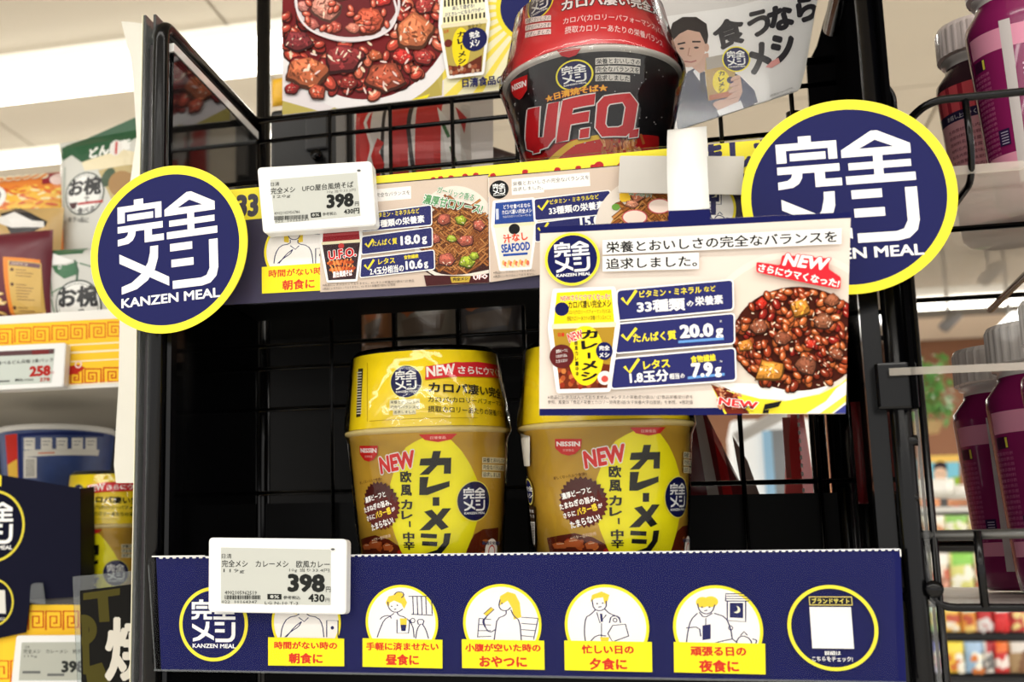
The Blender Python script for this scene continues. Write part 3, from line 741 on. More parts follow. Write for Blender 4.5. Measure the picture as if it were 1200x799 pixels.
board('cover_edge_highlight', PSC, [(173.4, 662), (174.6, 662), (182.6, 786), (181.5, 786)], .0008, CLEARH, strip, h=.0002); board('cover_edge_highlight', PSC, [(178, 651.2), (240, 650.6), (240, 651.8), (178, 652.6)], .0008, PAPER, strip, h=.0002)  # thin pale strips added to imitate the highlight along the clear cover's edge
cov = board('clear_cover', PSC, [(173.5, 651.8), (1048, 645.5), (1052, 801), (181.5, 786)], 0.0006, CLEAR, strip, r=0.004)
board('cover_lip', PSC, [(181, 783.8), (1062, 798.5), (1062, 801.5), (181, 786.2)], 0.0015, CLEARH, strip, h=0.0005)

# ------------------------------------------------------------------ upper shelf strip
strip1 = thing('shelf_strip', 'long printed strip with yellow top band on the upper shelf edge', 'shelf strip', PS.pos(-0.1, 0.23))
P1 = Plane((0, -0.006, 1.67)); P1C = Plane((0, -0.0085, 1.67))
outline1 = [(222, 227), (905, 162.5), (905, 322), (228, 359)]
board('strip_card', P1, outline1, 0.0008, mat('navy_upper_card', (60, 56, 80), rough=0.5, spec=.06), strip1)
A = Art(P1)
A.sec('yellow_band')
A.setclip([(222, 227), (905, 162.5), (905, 322), (228, 359)])
A.poly([(222, 226), (905, 161.5), (905, 200), (222, 264)], (246, 232, 66))
A.text('33', (277, 242), 27, (72, 70, 84), r=(303, 240), bold=0.08)
A.text('の栄養とたんぱく', (470, 227), 34, (190, 40, 44), r=(735, 204), bold=0.07)
A.text('しました', (790, 188), 34, (50, 48, 92), r=(915, 176), bold=0.08)
A.sec('usage_picture#a'); scene_circle(A, 348, 293, 39, 'breakfast'); A.sec('usage_picture#b'); scene_circle(A, 820, 246, 39, 'night')
A.poly([(833, 232), (839, 231), (839, 252), (833, 252)], (50, 48, 92))
A.sec('caption_boxes'); A.poly([(307, 313), (376, 308.5), (376, 340.5), (307.3, 344.2)], YEL)
A.text('時間がない時の', (315, 321), 9, CAPC, r=(388, 316.5), bold=.035); A.text('朝食に', (331, 334.5), 12, CAPC, r=(369, 332), bold=.045)
# first product panel
def panel(quad): A.poly(quad, (214, 196, 180)); A.setclip(quad)
A.sec('noodle_panel')
A.setclip(None); qa = [(375, 222), (572, 205.5), (573.5, 331.5), (375.5, 342.5)]
A.line([(375, 221.5), (573, 204.6)], 1.2, (70, 62, 60)); panel(qa)
A.rect(440, 222, 482, 233, (246, 242, 238)); A.text('完全なバランスを', (441, 229), 5, INKB, r=(480.5, 225.5))
A.ell(534, 276, 50, 58, (236, 226, 214), n=60); A.poly([(489, 312), (520, 332), (560, 331), (580, 322), (580, 300), (530, 312)], (60, 30, 26))
bean, chunk, pt = food(A, None, 536, 279, 43, 42, 3, 110, 'noodle', soup=(104, 58, 28))
A.setclip(qa)
for x, y, s_ in ((520, 258, 9), (546, 282, 10), (524, 304, 10), (562, 264, 9), (510, 280, 7)): chunk(x, y, s_, (176, 92, 74))
for x, y, s_ in ((541, 258, 8), (530, 280, 6), (549, 306, 10), (556, 300, 6)): chunk(x, y, s_, (160, 178, 52))
A.line([(490, 300), (506, 322), (536, 326), (576, 318)], 4, (236, 226, 214), smooth=2)
A.poly([(497, 323), (575, 324), (575, 332), (500, 336)], (70, 24, 26)); A.poly([(528, 325), (552, 324), (550, 331), (530, 332)], (200, 170, 60)); A.text('完全メシ', (531, 328), 4, INKB, r=(549, 327), bold=.05)
A.text('UFO', (555, 326), 6, WHT, r=(572, 324), bold=.06, out=(.03, RED))
G = (88, 150, 96)
A.text('ガーリック香る', (513, 222.6), 8, G, r=(556, 232.6), bold=.03, out=(.06, WHT)); A.text('濃厚甘口ソース!', (496.5, 233.5), 12, G, r=(566, 246), bold=.04, out=(.06, WHT))
draw_cup(A, [(376, 262), (424, 258), (423, 328), (380, 330)], 'ufo')
def pill(q, r=2.5, bw=1.2):
    c = (sum(p[0] for p in q) / 4, sum(p[1] for p in q) / 4)
    Q = [(p[0] + (bw if p[0] > c[0] else -bw), p[1] + (bw if p[1] > c[1] else -bw)) for p in q]
    A.poly(Q, WHT, r=r + bw); A.poly(q, (44, 46, 104), r=r)
def check(x0, y0, x1, y1, w=2.6): A.line([(x0, y0 + (y1 - y0) * .55), (x0 + (x1 - x0) * .35, y1), (x1, y0)], w, (246, 226, 60))
YT = (246, 226, 60)
pill([(425, 252), (505.5, 241.5), (506, 264), (425, 272)]); pill([(425, 278.5), (506.4, 267.5), (506.8, 289), (424.8, 298.6)]); pill([(424.5, 304.5), (508.7, 294), (509.5, 315.6), (423, 325.6)])
check(429, 256, 438, 265); check(429, 281, 438, 290); check(428, 305, 439, 316)
A.text('ビタミン・ミネラルなど', (440, 253.5), 6, YT, r=(492, 247.6), bold=.03); A.text('33種類の栄養素', (438, 264), 9, WHT, r=(498, 257), bold=.04)
A.text('たんぱく質', (437, 286), 7.5, YT, r=(466, 283), bold=.03); A.text('18.0', (470, 283), 11, WHT, r=(493, 280.5), bold=.06); A.text('g', (495, 283), 9, WHT, r=(501, 282), bold=.04)
A.text('レタス', (444, 307.5), 7, YT, r=(463.5, 305.5), bold=.03); A.text('食物繊維', (474, 302.5), 5, YT, r=(491, 300.5), bold=.03)
A.text('2.4玉分相当の', (434, 319), 9, WHT, r=(474, 314.5), bold=.04); A.text('10.6', (476, 312), 10.5, WHT, r=(496, 309.5), bold=.06); A.text('g', (497.5, 312), 8, WHT, r=(502.5, 311), bold=.04)
for k, yy in enumerate((334.6, 339)): A.text('※商品にレタスは入っておりません。※レタスの栄養成分値は八訂食品', (379, yy + .4), 3, (70, 62, 60), r=(486 - k * 22, yy - 5), bold=0)
A.setclip(None)
A.sec('seafood_panel')
qb = [(573.5, 209), (784, 190.5), (784, 300), (575, 331.5)]
A.line([(573, 208.6), (784, 190)], 1.2, (70, 62, 60)); A.line([(573.2, 209), (574.6, 331)], 1, (240, 234, 228)); panel(qb)
A.logo(585.3, 223.2, 10.8, ring=INKB, disc=INKB)
A.rect(600, 211, 692, 219, (246, 242, 238)); A.text('栄養とおいしさの完全なバランスを', (601.5, 216.6), 5.2, INKB, r=(690.5, 208.8)); A.rect(600, 219.5, 638, 226.5, (246, 242, 238)); A.text('追求しました。', (601.5, 223), 4.6, INKB, r=(637, 220.6))
draw_cup(A, [(577, 238.5), (628, 234.5), (627, 314), (582, 316.5)], 'seafood')
pill([(627, 235), (714.6, 224.6), (715.5, 251.5), (628, 259)]); pill([(628, 263), (717, 251.5), (718, 276), (628, 284)])
check(631, 236, 643, 247); check(631, 262, 643, 273)
A.text('ビタミン・ミネラルなど', (645, 238), 5.6, YT, r=(702, 231.4), bold=.03); A.text('33種類の栄養素', (643.5, 248.6), 9.5, WHT, r=(708, 241), bold=.04); A.text('15.0', (680, 262), 12, WHT, r=(704, 259), bold=.06)
A.ell(782, 262, 84, 62, (232, 222, 210), n=60, rot=-.08)
A.setclip([(716, 200), (784, 192), (784, 300), (716, 300)])
bean, chunk, pt = food(A, None, 782, 290, 72, 68, 5, 130, 'noodle', soup=(206, 150, 80))
A.setclip(qb)
A.ell(733, 232, 8, 7, (246, 202, 60), n=12, jag=.2); A.ell(722, 244, 5, 4, (110, 160, 70), n=9); chunk(747, 230, 10, (218, 132, 100)); chunk(741, 240, 7, (226, 150, 120))
A.ell(773, 243, 14, 9, (204, 96, 96), n=24); A.ell(773, 243, 12.6, 7.8, (246, 226, 214), n=24); A.ell(744, 256, 15, 9, (204, 96, 96), n=24); A.ell(744, 256, 13.5, 7.8, (246, 224, 210), n=24)
A.text('たっぷり!', (738, 226), 8, G, r=(764, 229), bold=.04, out=(.06, WHT))
for k, yy in enumerate((321, 325.5)): A.text('※商品にレタスは入っておりません。', (579, yy), 3, (70, 62, 60), r=(628, yy - 3.5), bold=0)
A.setclip(None)
A.build(strip1)
board('clear_cover', P1C, [(222, 223.6), (905, 159.5), (905, 324), (228, 360.5)], 0.0006, CLEAR, strip1)

# ------------------------------------------------------------------ hanging beige promotion card with its hook and tape
PP = Plane(at(815, 375, -0.055), yaw=0, tilt=-3)
promo = thing('promotion_card', 'large beige promotion card with a bowl of curry hanging below white tape', 'sign', at(815, 375, -0.055))
board('card_board', PP, [(633, 266), (783, 258.8), (783.5, 247), (832, 245), (832.5, 256.5), (997, 248.4), (990.5, 484.6), (632, 487)], 0.0008, PAPER, promo)
A = Art(PP)
A.sec('beige_ground')
A.poly([(633, 266), (997, 248.4), (990.5, 484.6), (632, 487)], (230, 217, 206))
A.poly([(633, 266), (783, 258.8), (783.5, 247), (832, 245), (832.5, 256.5), (997, 248.4), (997, 255.5), (833, 264), (783, 266.4), (633, 273.5)], NAVY); A.poly([(632.2, 479), (870, 477.6), (870, 486.2), (632, 487)], NAVY)
rnd_pick = lambda: random.choice([(150, 64, 32), (132, 46, 24), (170, 84, 42)])
A.sec('curry_photograph')
CARDQ = [(633, 266), (997, 256), (990.6, 484.4), (632, 487)]
A.setclip([(700, 273), (996.6, 256.5), (990.8, 484.4), (700, 485.4)])
A.ell(932, 386, 106, 92, (238, 226, 214), n=72); A.ell(932, 388, 100, 86, (228, 214, 200), n=72)
A.poly([(833, 450), (856, 459), (890, 467), (920, 470), (960, 462), (985, 450), (1000, 436), (1000, 490), (850, 487)], (250, 232, 60))
A.poly([(833, 450), (862, 462), (880, 487), (853, 487)], (120, 44, 30))
for k in range(30): A.ell(842 + (k * 17 % 26), 456 + (k * 7 % 28), 3.4, 1.6, [(186, 96, 60), (90, 30, 24), (214, 150, 110)][k % 3], rot=k, n=7)
A.poly([(836, 448), (858, 458), (890, 467), (925, 469), (960, 461), (1000, 432), (1000, 402), (960, 430), (900, 450)], (250, 246, 240))
A.poly([(944, 484.8), (968, 470), (980, 455), (1000, 440), (1000, 490)], (250, 246, 236)); A.poly([(960, 485), (992, 462), (992, 470), (974, 485)], (248, 222, 80)); A.poly([(976, 485), (992, 473), (992, 485)], (60, 66, 140))
bean, chunk, pt = food(A, None, 935, 397, 77, 61, 11, 190, 'curry', soup=(70, 26, 16))
for _ in range(40): x, y = pt(.95); bean(x, y, 5.6, rnd_pick())
for (x, y, s_, c_) in ((937, 360, 15, (216, 142, 54)), (902, 435, 17, (220, 146, 58)), (873, 405, 11, (206, 128, 52)), (966, 377, 12, (140, 84, 58)), (890, 383, 11, (142, 80, 56)), (917, 396, 10, (128, 70, 48)), (945, 428, 13, (132, 76, 54)), (893, 356, 8, (196, 44, 30)), (950, 403, 7, (200, 52, 36)), (975, 352, 9, (150, 88, 60)), (860, 385, 8, (140, 76, 52)), (980, 415, 9, (136, 74, 50))):
    chunk(x, y, s_, c_, 4 if c_[0] > 180 else 6)
A.text('NEW', (842, 470), 9, (230, 60, 60), r=(888, 476), bold=.06, out=(.05, WHT)); A.poly([(896, 474), (916, 470), (912, 477), (894, 481)], INKB); A.poly([(894, 481), (901, 480), (900, 485.5), (893, 485.6)], INKB)
for i in range(2): A.text(('欧風', 'カレー')[i], (871, 477 + i * 4.5), 3.4, INKB, r=(883, 478 + i * 4.5), bold=.03)
A.setclip(None)
A.sec('lettering')
A.logo(671, 304.5, 31, ring=(246, 230, 60))
A.poly([(706.5, 282.5), (985.8, 268.6), (985.4, 286.8), (706.5, 299.4)], (250, 248, 245)); A.poly([(706.5, 301.4), (819, 297), (819, 316), (706.5, 319)], (250, 248, 245))
A.text('栄養とおいしさの完全なバランスを', (710.5, 291), 13.5, INKB, r=(980.5, 278), bold=.03); A.text('追求しました。', (710.5, 310.2), 13, INKB, r=(817, 306.6), bold=.03)
pill([(724, 341.6), (858, 329.4), (858.5, 363), (724, 376)], 4, 1.6); pill([(722.5, 381), (859.5, 368.6), (860, 402.5), (722, 414)], 4, 1.6); pill([(720, 421.5), (860.5, 409), (861.6, 445.5), (717, 455.5)], 4, 1.6)
check(729, 341, 746, 357, 3.4); check(729, 385, 746, 399, 3.4); check(732, 421, 749, 437, 3.4)
A.text('ビタミン・ミネラル', (749.5, 345.6), 8, YT, r=(822, 340), bold=.035); A.text('など', (825, 340), 6.5, YT, r=(838.5, 338.8), bold=.03)
A.text('33種類', (746.5, 360.6), 14.5, WHT, r=(803, 357), bold=.05); A.text('の', (804.5, 356.8), 7, WHT, r=(813, 356.2), bold=.03); A.text('栄養素', (814.5, 354), 11, WHT, r=(847, 351.4), bold=.04)
A.text('たんぱく質', (742, 397), 11, YT, r=(792.5, 393), bold=.045); A.text('20.0', (796.5, 389.5), 16, WHT, r=(836, 387), bold=.07); A.text('g', (838.5, 392), 12.5, WHT, r=(847.5, 391.4), bold=.05); A.line([(795, 401.4), (848, 397.4)], 3, (104, 156, 220))
A.text('レタス', (754, 428.6), 10.5, YT, r=(785, 425.6), bold=.045); A.text('食物繊維', (809.5, 422), 8.5, YT, r=(838.6, 419.4), bold=.04)
A.text('1.8玉分', (738, 443.5), 14, WHT, r=(783.5, 440), bold=.05); A.text('相当の', (784.5, 441.6), 7, WHT, r=(802.5, 440.6), bold=.035)
A.line([(806, 443.4), (849, 439)], 3, (104, 156, 220)); A.text('7.9', (810, 434.6), 17, WHT, r=(835.5, 433), bold=.07); A.text('g', (837.5, 437), 12, WHT, r=(845.5, 436.4), bold=.05)
A.text('*', (843, 377), 3, WHT, r=(846, 377)); A.text('*', (843.5, 424), 3, WHT, r=(846.5, 424))
A.text('※商品にレタスは入っておりません。※レタスの栄養成分値は八訂食品栄養成分表を', (642.5, 466), 4.4, (60, 50, 46), r=(812, 465.6), bold=.008)
A.text('参照。重量は「食品の栄養とカロリー辞典第3版/女子栄養大学出版部」を参照。※推定値', (642.5, 471.6), 4.4, (60, 50, 46), r=(812, 471.8), bold=.008)
NR = (222, 44, 56)
A.poly([(916, 300), (972, 304), (970, 316), (985, 326), (984, 340), (960, 336), (886, 320), (886, 308), (914, 312)], NR, r=3)
A.text('NEW', (918.5, 305), 15, WHT, r=(970.5, 311), bold=.06, skew=.2, out=(.05, NR)); A.text('さらにウマくなった!', (888.5, 314.5), 9.5, WHT, r=(983, 333.6), bold=.05, out=(.06, NR))
A.sec('cup_picture')
draw_cup(A, [(647, 343), (723, 340), (722, 456), (647, 458)], 'curry')
A.build(promo)
# grey holder card and glossy white tape loop
hold = thing('card_holder', 'blank pale grey holder card with a looped white strip on the upper strip', 'card holder', at(800, 205, -0.012))
PH = Plane(at(800, 205, -0.0145))
board('holder_card', PH, [(726.5, 182.5), (872.5, 183), (869.5, 228), (724.5, 225.5)], 0.001, CARD, hold, r=0.001)
tl, tr_ = at(783, 200, -0.02), at(831, 200, -0.02)
zt1 = at(805, 155, -0.012).z; zb1 = at(805, 247, -0.056).z
prof = [(-0.0145, zt1 - 0.020), (-0.0125, zt1 - 0.006), (-0.0150, zt1 - 0.0015), (-0.0205, zt1), (-0.027, zt1 - 0.003), (-0.034, zt1 - 0.010), (-0.044, zt1 - 0.024), (-0.052, zt1 - 0.036), (-0.0568, zb1 + 0.004), (-0.0572, zb1)]
from mathutils import interpolate
pts2 = []
for i in range(len(prof) - 1):
    for k in range(5): t_ = k / 5; pts2.append((prof[i][0] * (1 - t_) + prof[i + 1][0] * t_, prof[i][1] * (1 - t_) + prof[i + 1][1] * t_))
pts2.append(prof[-1])
for _ in range(3): pts2 = [pts2[0]] + [((pts2[i - 1][0] + 2 * pts2[i][0] + pts2[i + 1][0]) / 4, (pts2[i - 1][1] + 2 * pts2[i][1] + pts2[i + 1][1]) / 4) for i in range(1, len(pts2) - 1)] + [pts2[-1]]
vs = []; fs = []
for (y, z) in pts2:
    l = at(783.5, 250, -0.056).x; r_ = at(832, 250, -0.056).x
    w0 = at(783.5, 160, -0.02).x; w1 = at(829, 160, -0.02).x
    k = min(1, max(0, (-0.02 - y) / 0.036)); vs += [(w0 * (1 - k) + l * k, y, z), (w1 * (1 - k) + r_ * k, y, z)]
n_ = len(vs); vs += [(v[0], v[1] + 0.0004, v[2] - 0.0003) for v in vs]
for i in range(len(pts2) - 1): a = 2 * i; fs += [(a, a + 2, a + 3, a + 1), (n_ + a, n_ + a + 1, n_ + a + 3, n_ + a + 2), (a, n_ + a, n_ + a + 2, a + 2), (a + 1, a + 3, n_ + a + 3, n_ + a + 1)]
mesh('looped_strip', vs, fs, mat('glossy_white_strip', (244, 243, 238), rough=0.35), hold, smooth=True)

# ------------------------------------------------------------------ electronic price tags
SCRN = mat('price_screen_grey', (192, 194, 186), rough=0.35, spec=0.4)
def pricetag(body, screen, Y, label, writer, th=0.010, sc=SCRN, tab=True):
    c = at(sum(p[0] for p in body) / 4, sum(p[1] for p in body) / 4, Y); pl = Plane(c)
    t = thing('price_tag', label, 'price tag', c, 'electronic price tags')
    b = board('tag_body', pl, body, th, WHITEP, t, r=0.003)
    board('tag_rim', pl, [(p[0] + (c0[0] - p[0]) * .015, p[1] + (c0[1] - p[1]) * .03) for c0 in [(sum(q[0] for q in body) / 4, sum(q[1] for q in body) / 4)] for p in body], 0.001, WHITEP, t, r=0.003, h=0.0006)
    sc_ = board('tag_screen', pl, screen, 0.0004, sc, t, h=0.0009)
    A_ = Art(pl, h0=0.0010); writer(A_); A_.build(sc_, INK, {'print': 'screen_text'})
    return t
DK = (38, 40, 38)
def w_low(A):
    A.text('日清', (260.5, 651.5), 5.6, DK, r=(272, 651.6)); A.text('完全メシ　カレーメシ　欧風カレー', (260.5, 660.2), 8.2, DK, r=(387, 661.2), bold=.012); A.text('119g', (262.5, 669), 5.2, (80, 82, 78), r=(287, 669.4))
    A.text('10g 当り33.4円', (339.5, 668), 5, (70, 72, 68), r=(386.5, 668.6)); A.text('398', (337.5, 682.8), 21.5, DK, r=(381.5, 683.4), bold=.07); A.text('円', (382.4, 690.6), 6.4, DK, r=(388, 690.6), bold=.02)
    A.text('430', (361.8, 700.4), 9.4, DK, r=(381, 700.8), bold=.05); A.text('円', (382, 703), 4.6, DK, r=(386.6, 703)); A.text('4902105962519', (264, 694.2), 4.4, (60, 62, 60), r=(301.6, 694.6), bold=.01)
    rnd = random.Random(4); x = 264.0
    while x < 305: w = rnd.choice([.5, .9, 1.4]); A.poly([(x, 697.4), (x + w, 697.4), (x + w, 702.2), (x, 702.2)], DK, step=.2); x += w + rnd.choice([.5, .8])
    A.text('022  10164347', (260.5, 705), 3.4, (60, 62, 60), r=(302, 705.2)); A.poly([(314, 695.8), (330.5, 696), (330.5, 702.4), (314, 702.2)], DK); A.text('8%', (317, 699), 4, (200, 202, 196), r=(328, 699.2), bold=.03)
    A.text('参考税込', (332.6, 700), 4.4, DK, r=(352.5, 700.3), bold=.01); A.text('LG N-10 T-3', (311, 706.4), 3.6, (70, 72, 70), r=(350, 706.8)); A.poly([(386, 641.5), (393, 641.8), (393, 645.6), (388, 645.6)], (228, 228, 226)); A.ell(390.5, 643.6, 2.4, 1.3, (90, 92, 92), n=12)
pricetag([(245, 629.8), (406.5, 631.5), (405.5, 719.8), (244.5, 717)], [(259.5, 641.5), (388, 643.8), (388, 708.6), (259.5, 706.8)], -0.019, 'white price tag reading 398 in front of the lower navy strip', w_low)
def w_up(A):
    A.text('日清', (317.8, 216.6), 4.6, DK, r=(327.8, 215.8)); A.text('完全メシ　UFO屋台風焼そば', (317.6, 224.6), 7.4, DK, r=(414.6, 216.4), bold=.014); A.text('120g', (321, 231.6), 4.4, (84, 86, 80), r=(341, 230)); A.text('10g 当り33.2円', (384, 225.6), 4.2, (110, 112, 104), r=(417, 223))
    A.text('398', (383, 236.8), 16.5, DK, r=(415, 234.2), bold=.07); A.text('円', (416.4, 239.4), 5, DK, r=(421, 239), bold=.02); A.text('430円', (403.4, 248.6), 6.6, DK, r=(421.6, 247.2), bold=.04)
    A.text('4902105956786', (322, 250.6), 3.4, (70, 72, 68), r=(352, 248.6)); rnd = random.Random(5); x = 322.0
    while x < 361: w = rnd.choice([.5, .8, 1.2]); yy = 253.8 - (x - 322) * .05; A.poly([(x, yy), (x + w, yy), (x + w, yy + 4.8), (x, yy + 4.8)], DK, step=.2); x += w + rnd.choice([.5, .8])
    A.poly([(364.5, 250), (376.5, 249), (377, 254.6), (365, 255.6)], DK); A.text('8%', (366, 252.6), 3.4, (190, 192, 184), r=(375, 252), bold=.03); A.text('参考税込', (378.6, 251.6), 4, DK, r=(395, 250.2)); A.text('022  10162631', (323, 260), 2.8, (80, 82, 78), r=(362, 257.4)); A.ell(421, 200.3, 2.2, 1.2, (90, 92, 92), n=12)
pricetag([(301.6, 196.6), (435.5, 188.8), (441, 264), (308.5, 273.6)], [(317, 211), (418.5, 202.6), (422.8, 253), (322.6, 262)], -0.019, 'white price tag reading 398 clipped beside the left round badge', w_up)
# ------------------------------------------------------------------ cups on the lower shelf
YCUP = 0.056; CT = 4.2        # the lower shelf slopes to the front, so the cups lean a little
def cup_geom(pxl, pxr, pyr, Y):
    """rim radius and centre from the rim's left and right pixels"""
    a = at(pxl, pyr, Y); b = at(pxr, pyr, Y); return (a.x + b.x) / 2, (b.x - a.x) / 2, (a.z + b.z) / 2
cxA, rrim, zrim = cup_geom(406, 598, 505, YCUP - .008)
cxB, _, _ = cup_geom(603.5, 818, 498, YCUP - .008)
def rat(px, cx, py): p = at(px, py, YCUP); return abs(p.x - cx), p.z
ZB = 1.4612                                  # cup base on the shelf
r_top, z_top = 0.0, zrim - 0.0028
r_top = rrim * 0.945
rl, zl = rat(425.5, cxA, 641)                 # body half width low down
k_ = (r_top - rl) / (z_top - zl); r_bot = r_top - k_ * (z_top - ZB)
rs0 = rrim * 0.945; zs0 = zrim + 0.0012
a_, b_ = rat(421, cxA, 427); rs1, zs1 = a_, b_ + 0.001
class Pair: pass
PVA = (cxA, YCUP, ZB); PVB = (cxB, YCUP, ZB)
bodyA = Cone(cxA, YCUP, ZB, r_bot, z_top, r_top, pivot=PVA, tilt=CT); sleeveA = Cone(cxA, YCUP, zs0, rs0, zs1, rs1, pivot=PVA, tilt=CT)
bodyB = Cone(cxB, YCUP, ZB, r_bot, z_top, r_top, rot=14.5, pivot=PVB, tilt=CT)
GOLD = mat('gold_cup_body', (246, 198, 70), rough=0.3, coat=0.3, noise=0.4, nscale=14)
YSL = mat('yellow_sleeve', (250, 222, 20), rough=0.35, coat=0.3)
LIDB = mat('black_lid_foil', (18, 18, 18), rough=0.25, coat=0.5)
def make_cup():
    t = thing('curry_rice_cup', 'gold cup with yellow sleeve standing alone to the left on the lower shelf', 'instant food cup', (cxA, YCUP, ZB), 'gold cups with yellow sleeves')
    t.rotation_mode = 'ZYX'
    c = (cxA, YCUP)
    cb_ = lathe('cup_body', [(0.0, ZB), (r_bot, ZB), (r_top, z_top), (r_top - 0.001, z_top)], c, GOLD, t, seg=120)
    lathe('cup_rim', [(r_top, z_top), (rrim - .0004, z_top + 0.001), (rrim, zrim - .0006), (rrim - 0.0008, zrim + 0.0004), (rs0 - 0.001, zs0)], c, CREAM, t, seg=96)
    ys_ = lathe('yellow_sleeve', [(rs0, zs0), (rs1, zs1), (rs1 - 0.0012, zs1), (rs1 - 0.002, zs1 - 0.004)], c, YSL, t, seg=120)
    prof = [(rs1 - 0.002, zs1 - 0.004), (rs1 - 0.0015, zs1 + 0.0006), (rs1 - 0.006, zs1 + 0.0018), (rs1 - 0.014, zs1 + 0.002), (0, zs1 + 0.0016)]
    lid = lathe('lid_top', prof, c, LIDB, t, seg=120)
    for v in lid.data.vertices:
        a = atan2(v.co.x, -v.co.y); rr = sqrt(v.co.x ** 2 + v.co.y ** 2)
        if rr > rs1 - 0.0075: v.co.z += 0.0011 * sin(a * 34) * (0.6 + 0.4 * sin(a * 7))
    sh = lathe('shrink_wrap', [(r_bot + .001, ZB + .001), (r_top + 0.0012, z_top - 0.004), (rrim + 0.0008, zrim - 0.001), (rrim + 0.0006, zrim + 0.001), (rs0 + 0.003, zs0 + 0.006), (rs1 + 0.0016, zs1), (rs1 - .002, zs1 + 0.0034), (0.0, zs1 + 0.0044)], c, FILM, t, seg=72)
    # sleeve print
    A = Art(sleeveA, h0=0.00006)
    A.sec('sleeve_print')
    A.line([(430.5, 425), (430.5, 494)], .8, (190, 160, 20)); A.line([(433, 493.5), (500, 490), (560, 489.5)], .8, (190, 160, 20))
    A.poly([(420, 432), (425.5, 431.5), (422.5, 488), (417.5, 489)], (40, 36, 34)); 
    for k in range(16): A.poly([(418.5, 436 + k * 3.2), (424, 435.6 + k * 3.2), (423.8, 436.8 + k * 3.2), (418.3, 437.2 + k * 3.2)], (226, 224, 216))
    A.logo(475.6, 447, 20, ring=(250, 240, 120), inner=.93)
    for i, (tx, x1) in enumerate((('栄養とおいしさの', 491.5), ('完全なバランスを', 491.5), ('追求しました', 487))):
        A.rect(457 + (i == 2) * 4, 468.8 + i * 5.8, x1 + .6, 473.6 + i * 5.8, (250, 246, 214)); A.text(tx, (458 + (i == 2) * 4, 471.2 + i * 5.8), 3.6, INKB, r=(x1, 471.2 + i * 5.8), bold=.01)
    A.poly([(498, 445), (500, 429), (514, 427.5), (534, 424), (540, 424.5), (560, 424), (578, 427), (586.6, 429), (587.5, 444.5), (560, 441.5), (530, 441.5)], NR, r=1)
    A.text('NEW', (499.5, 436), 12.5, WHT, r=(533, 432), bold=.05, skew=.1, out=(.06, NR)); A.text('さらにウマくな', (536, 433.5), 9.5, WHT, r=(584.5, 438), bold=.05)
    A.text('カロパ凄い完全', (502, 453.5), 12.5, INKB, r=(585.5, 462), bold=.04)
    A.text('カロパ(カロリーパフォーマンス', (501.5, 468.5), 7.4, INKB, r=(588, 474.5), bold=.014); A.text('摂取カロリーあたりの栄養バラン', (501.5, 479), 7.6, INKB, r=(589, 486), bold=.014)
    A.build(ys_, INKG)
    # body print
    A = Art(bodyA, h0=0.00006)
    A.sec('curry_picture')
    A.m = bodyA.uv
    A.sec('curry_picture#a'); A.poly([(423, 632), (440, 627), (456, 632), (468, 640), (480, 652), (470, 676), (428, 668)], (104, 38, 20)); A.sec('curry_picture#b'); A.poly([(548, 640), (556, 626), (566, 620), (584, 618), (582, 668), (540, 676)], (112, 44, 24))
    rnd = random.Random(9)
    for k in range(34):
        x = rnd.choice([rnd.uniform(427, 470), rnd.uniform(556, 579)]); A.sec('curry_picture#a' if x < 500 else 'curry_picture#b'); y = rnd.uniform(633, 662)
        A.ell(x, y, rnd.uniform(2, 4.5), rnd.uniform(1.6, 3), rnd.choice([(200, 96, 40), (160, 54, 28), (222, 130, 60), (74, 22, 14), (190, 44, 26)]), rot=rnd.uniform(0, 3), n=8)
    A.sec('curry_picture#a')
    for (x, y, s_) in ((440, 637, 7), (455, 640, 6), (431, 640, 5)): A.poly([(x - s_, y - 1), (x - s_ * .2, y - s_ * .7), (x + s_, y - s_ * .2), (x + s_ * .7, y + s_ * .8), (x - s_ * .7, y + s_ * .8)], (206, 110, 56)); A.line([(x - s_ * .5, y - 1), (x + s_ * .4, y - s_ * .3)], 1, (250, 214, 170))
    A.sec('yellow_blob')
    A.poly([(487, 517), (500, 511), (515, 508.5), (529, 516), (541, 529), (551, 545), (558.5, 562), (562, 582), (560, 606), (554, 626), (546, 646), (538, 665), (500, 672), (478, 660), (470, 645), (463, 626), (455.5, 600), (454.5, 582), (457.5, 568), (461, 556), (468, 536), (476, 524)], (255, 246, 30), r=.004)
    A.sec('lettering')
    for P in ([(507.5, 528.5), (516.5, 528.3), (514.8, 536.5), (528.6, 536.2), (528, 555), (519.8, 555), (520.2, 545), (512.5, 545.2), (502.5, 556), (491.5, 556.5), (503.5, 545.4), (491.5, 545.6), (493, 537.4), (505.6, 536.8)],
              [(492, 559), (502.3, 558.8), (500.2, 571), (526.6, 563.5), (526.6, 570), (501, 580), (491.4, 580)], [(507, 582.6), (514.8, 582.5), (514.8, 592.5), (507, 592.6)],
              [(497, 599.5), (506, 597), (512, 603.5), (518.5, 595.5), (528.4, 595.5), (517.6, 609), (525.6, 617.5), (517, 621), (510.6, 614), (503.5, 621), (491.5, 621.4), (505.6, 607.8)],
              [(493.5, 624.8), (512, 625.8), (511.6, 630.8), (493, 629.8)], [(495, 634), (512.5, 634.8), (512, 640), (494.6, 639)], [(520.5, 625), (528, 624.6), (526, 637), (516, 650), (497, 655), (497, 649), (512, 644), (519, 636)]):
        A.poly(P, (24, 24, 22))
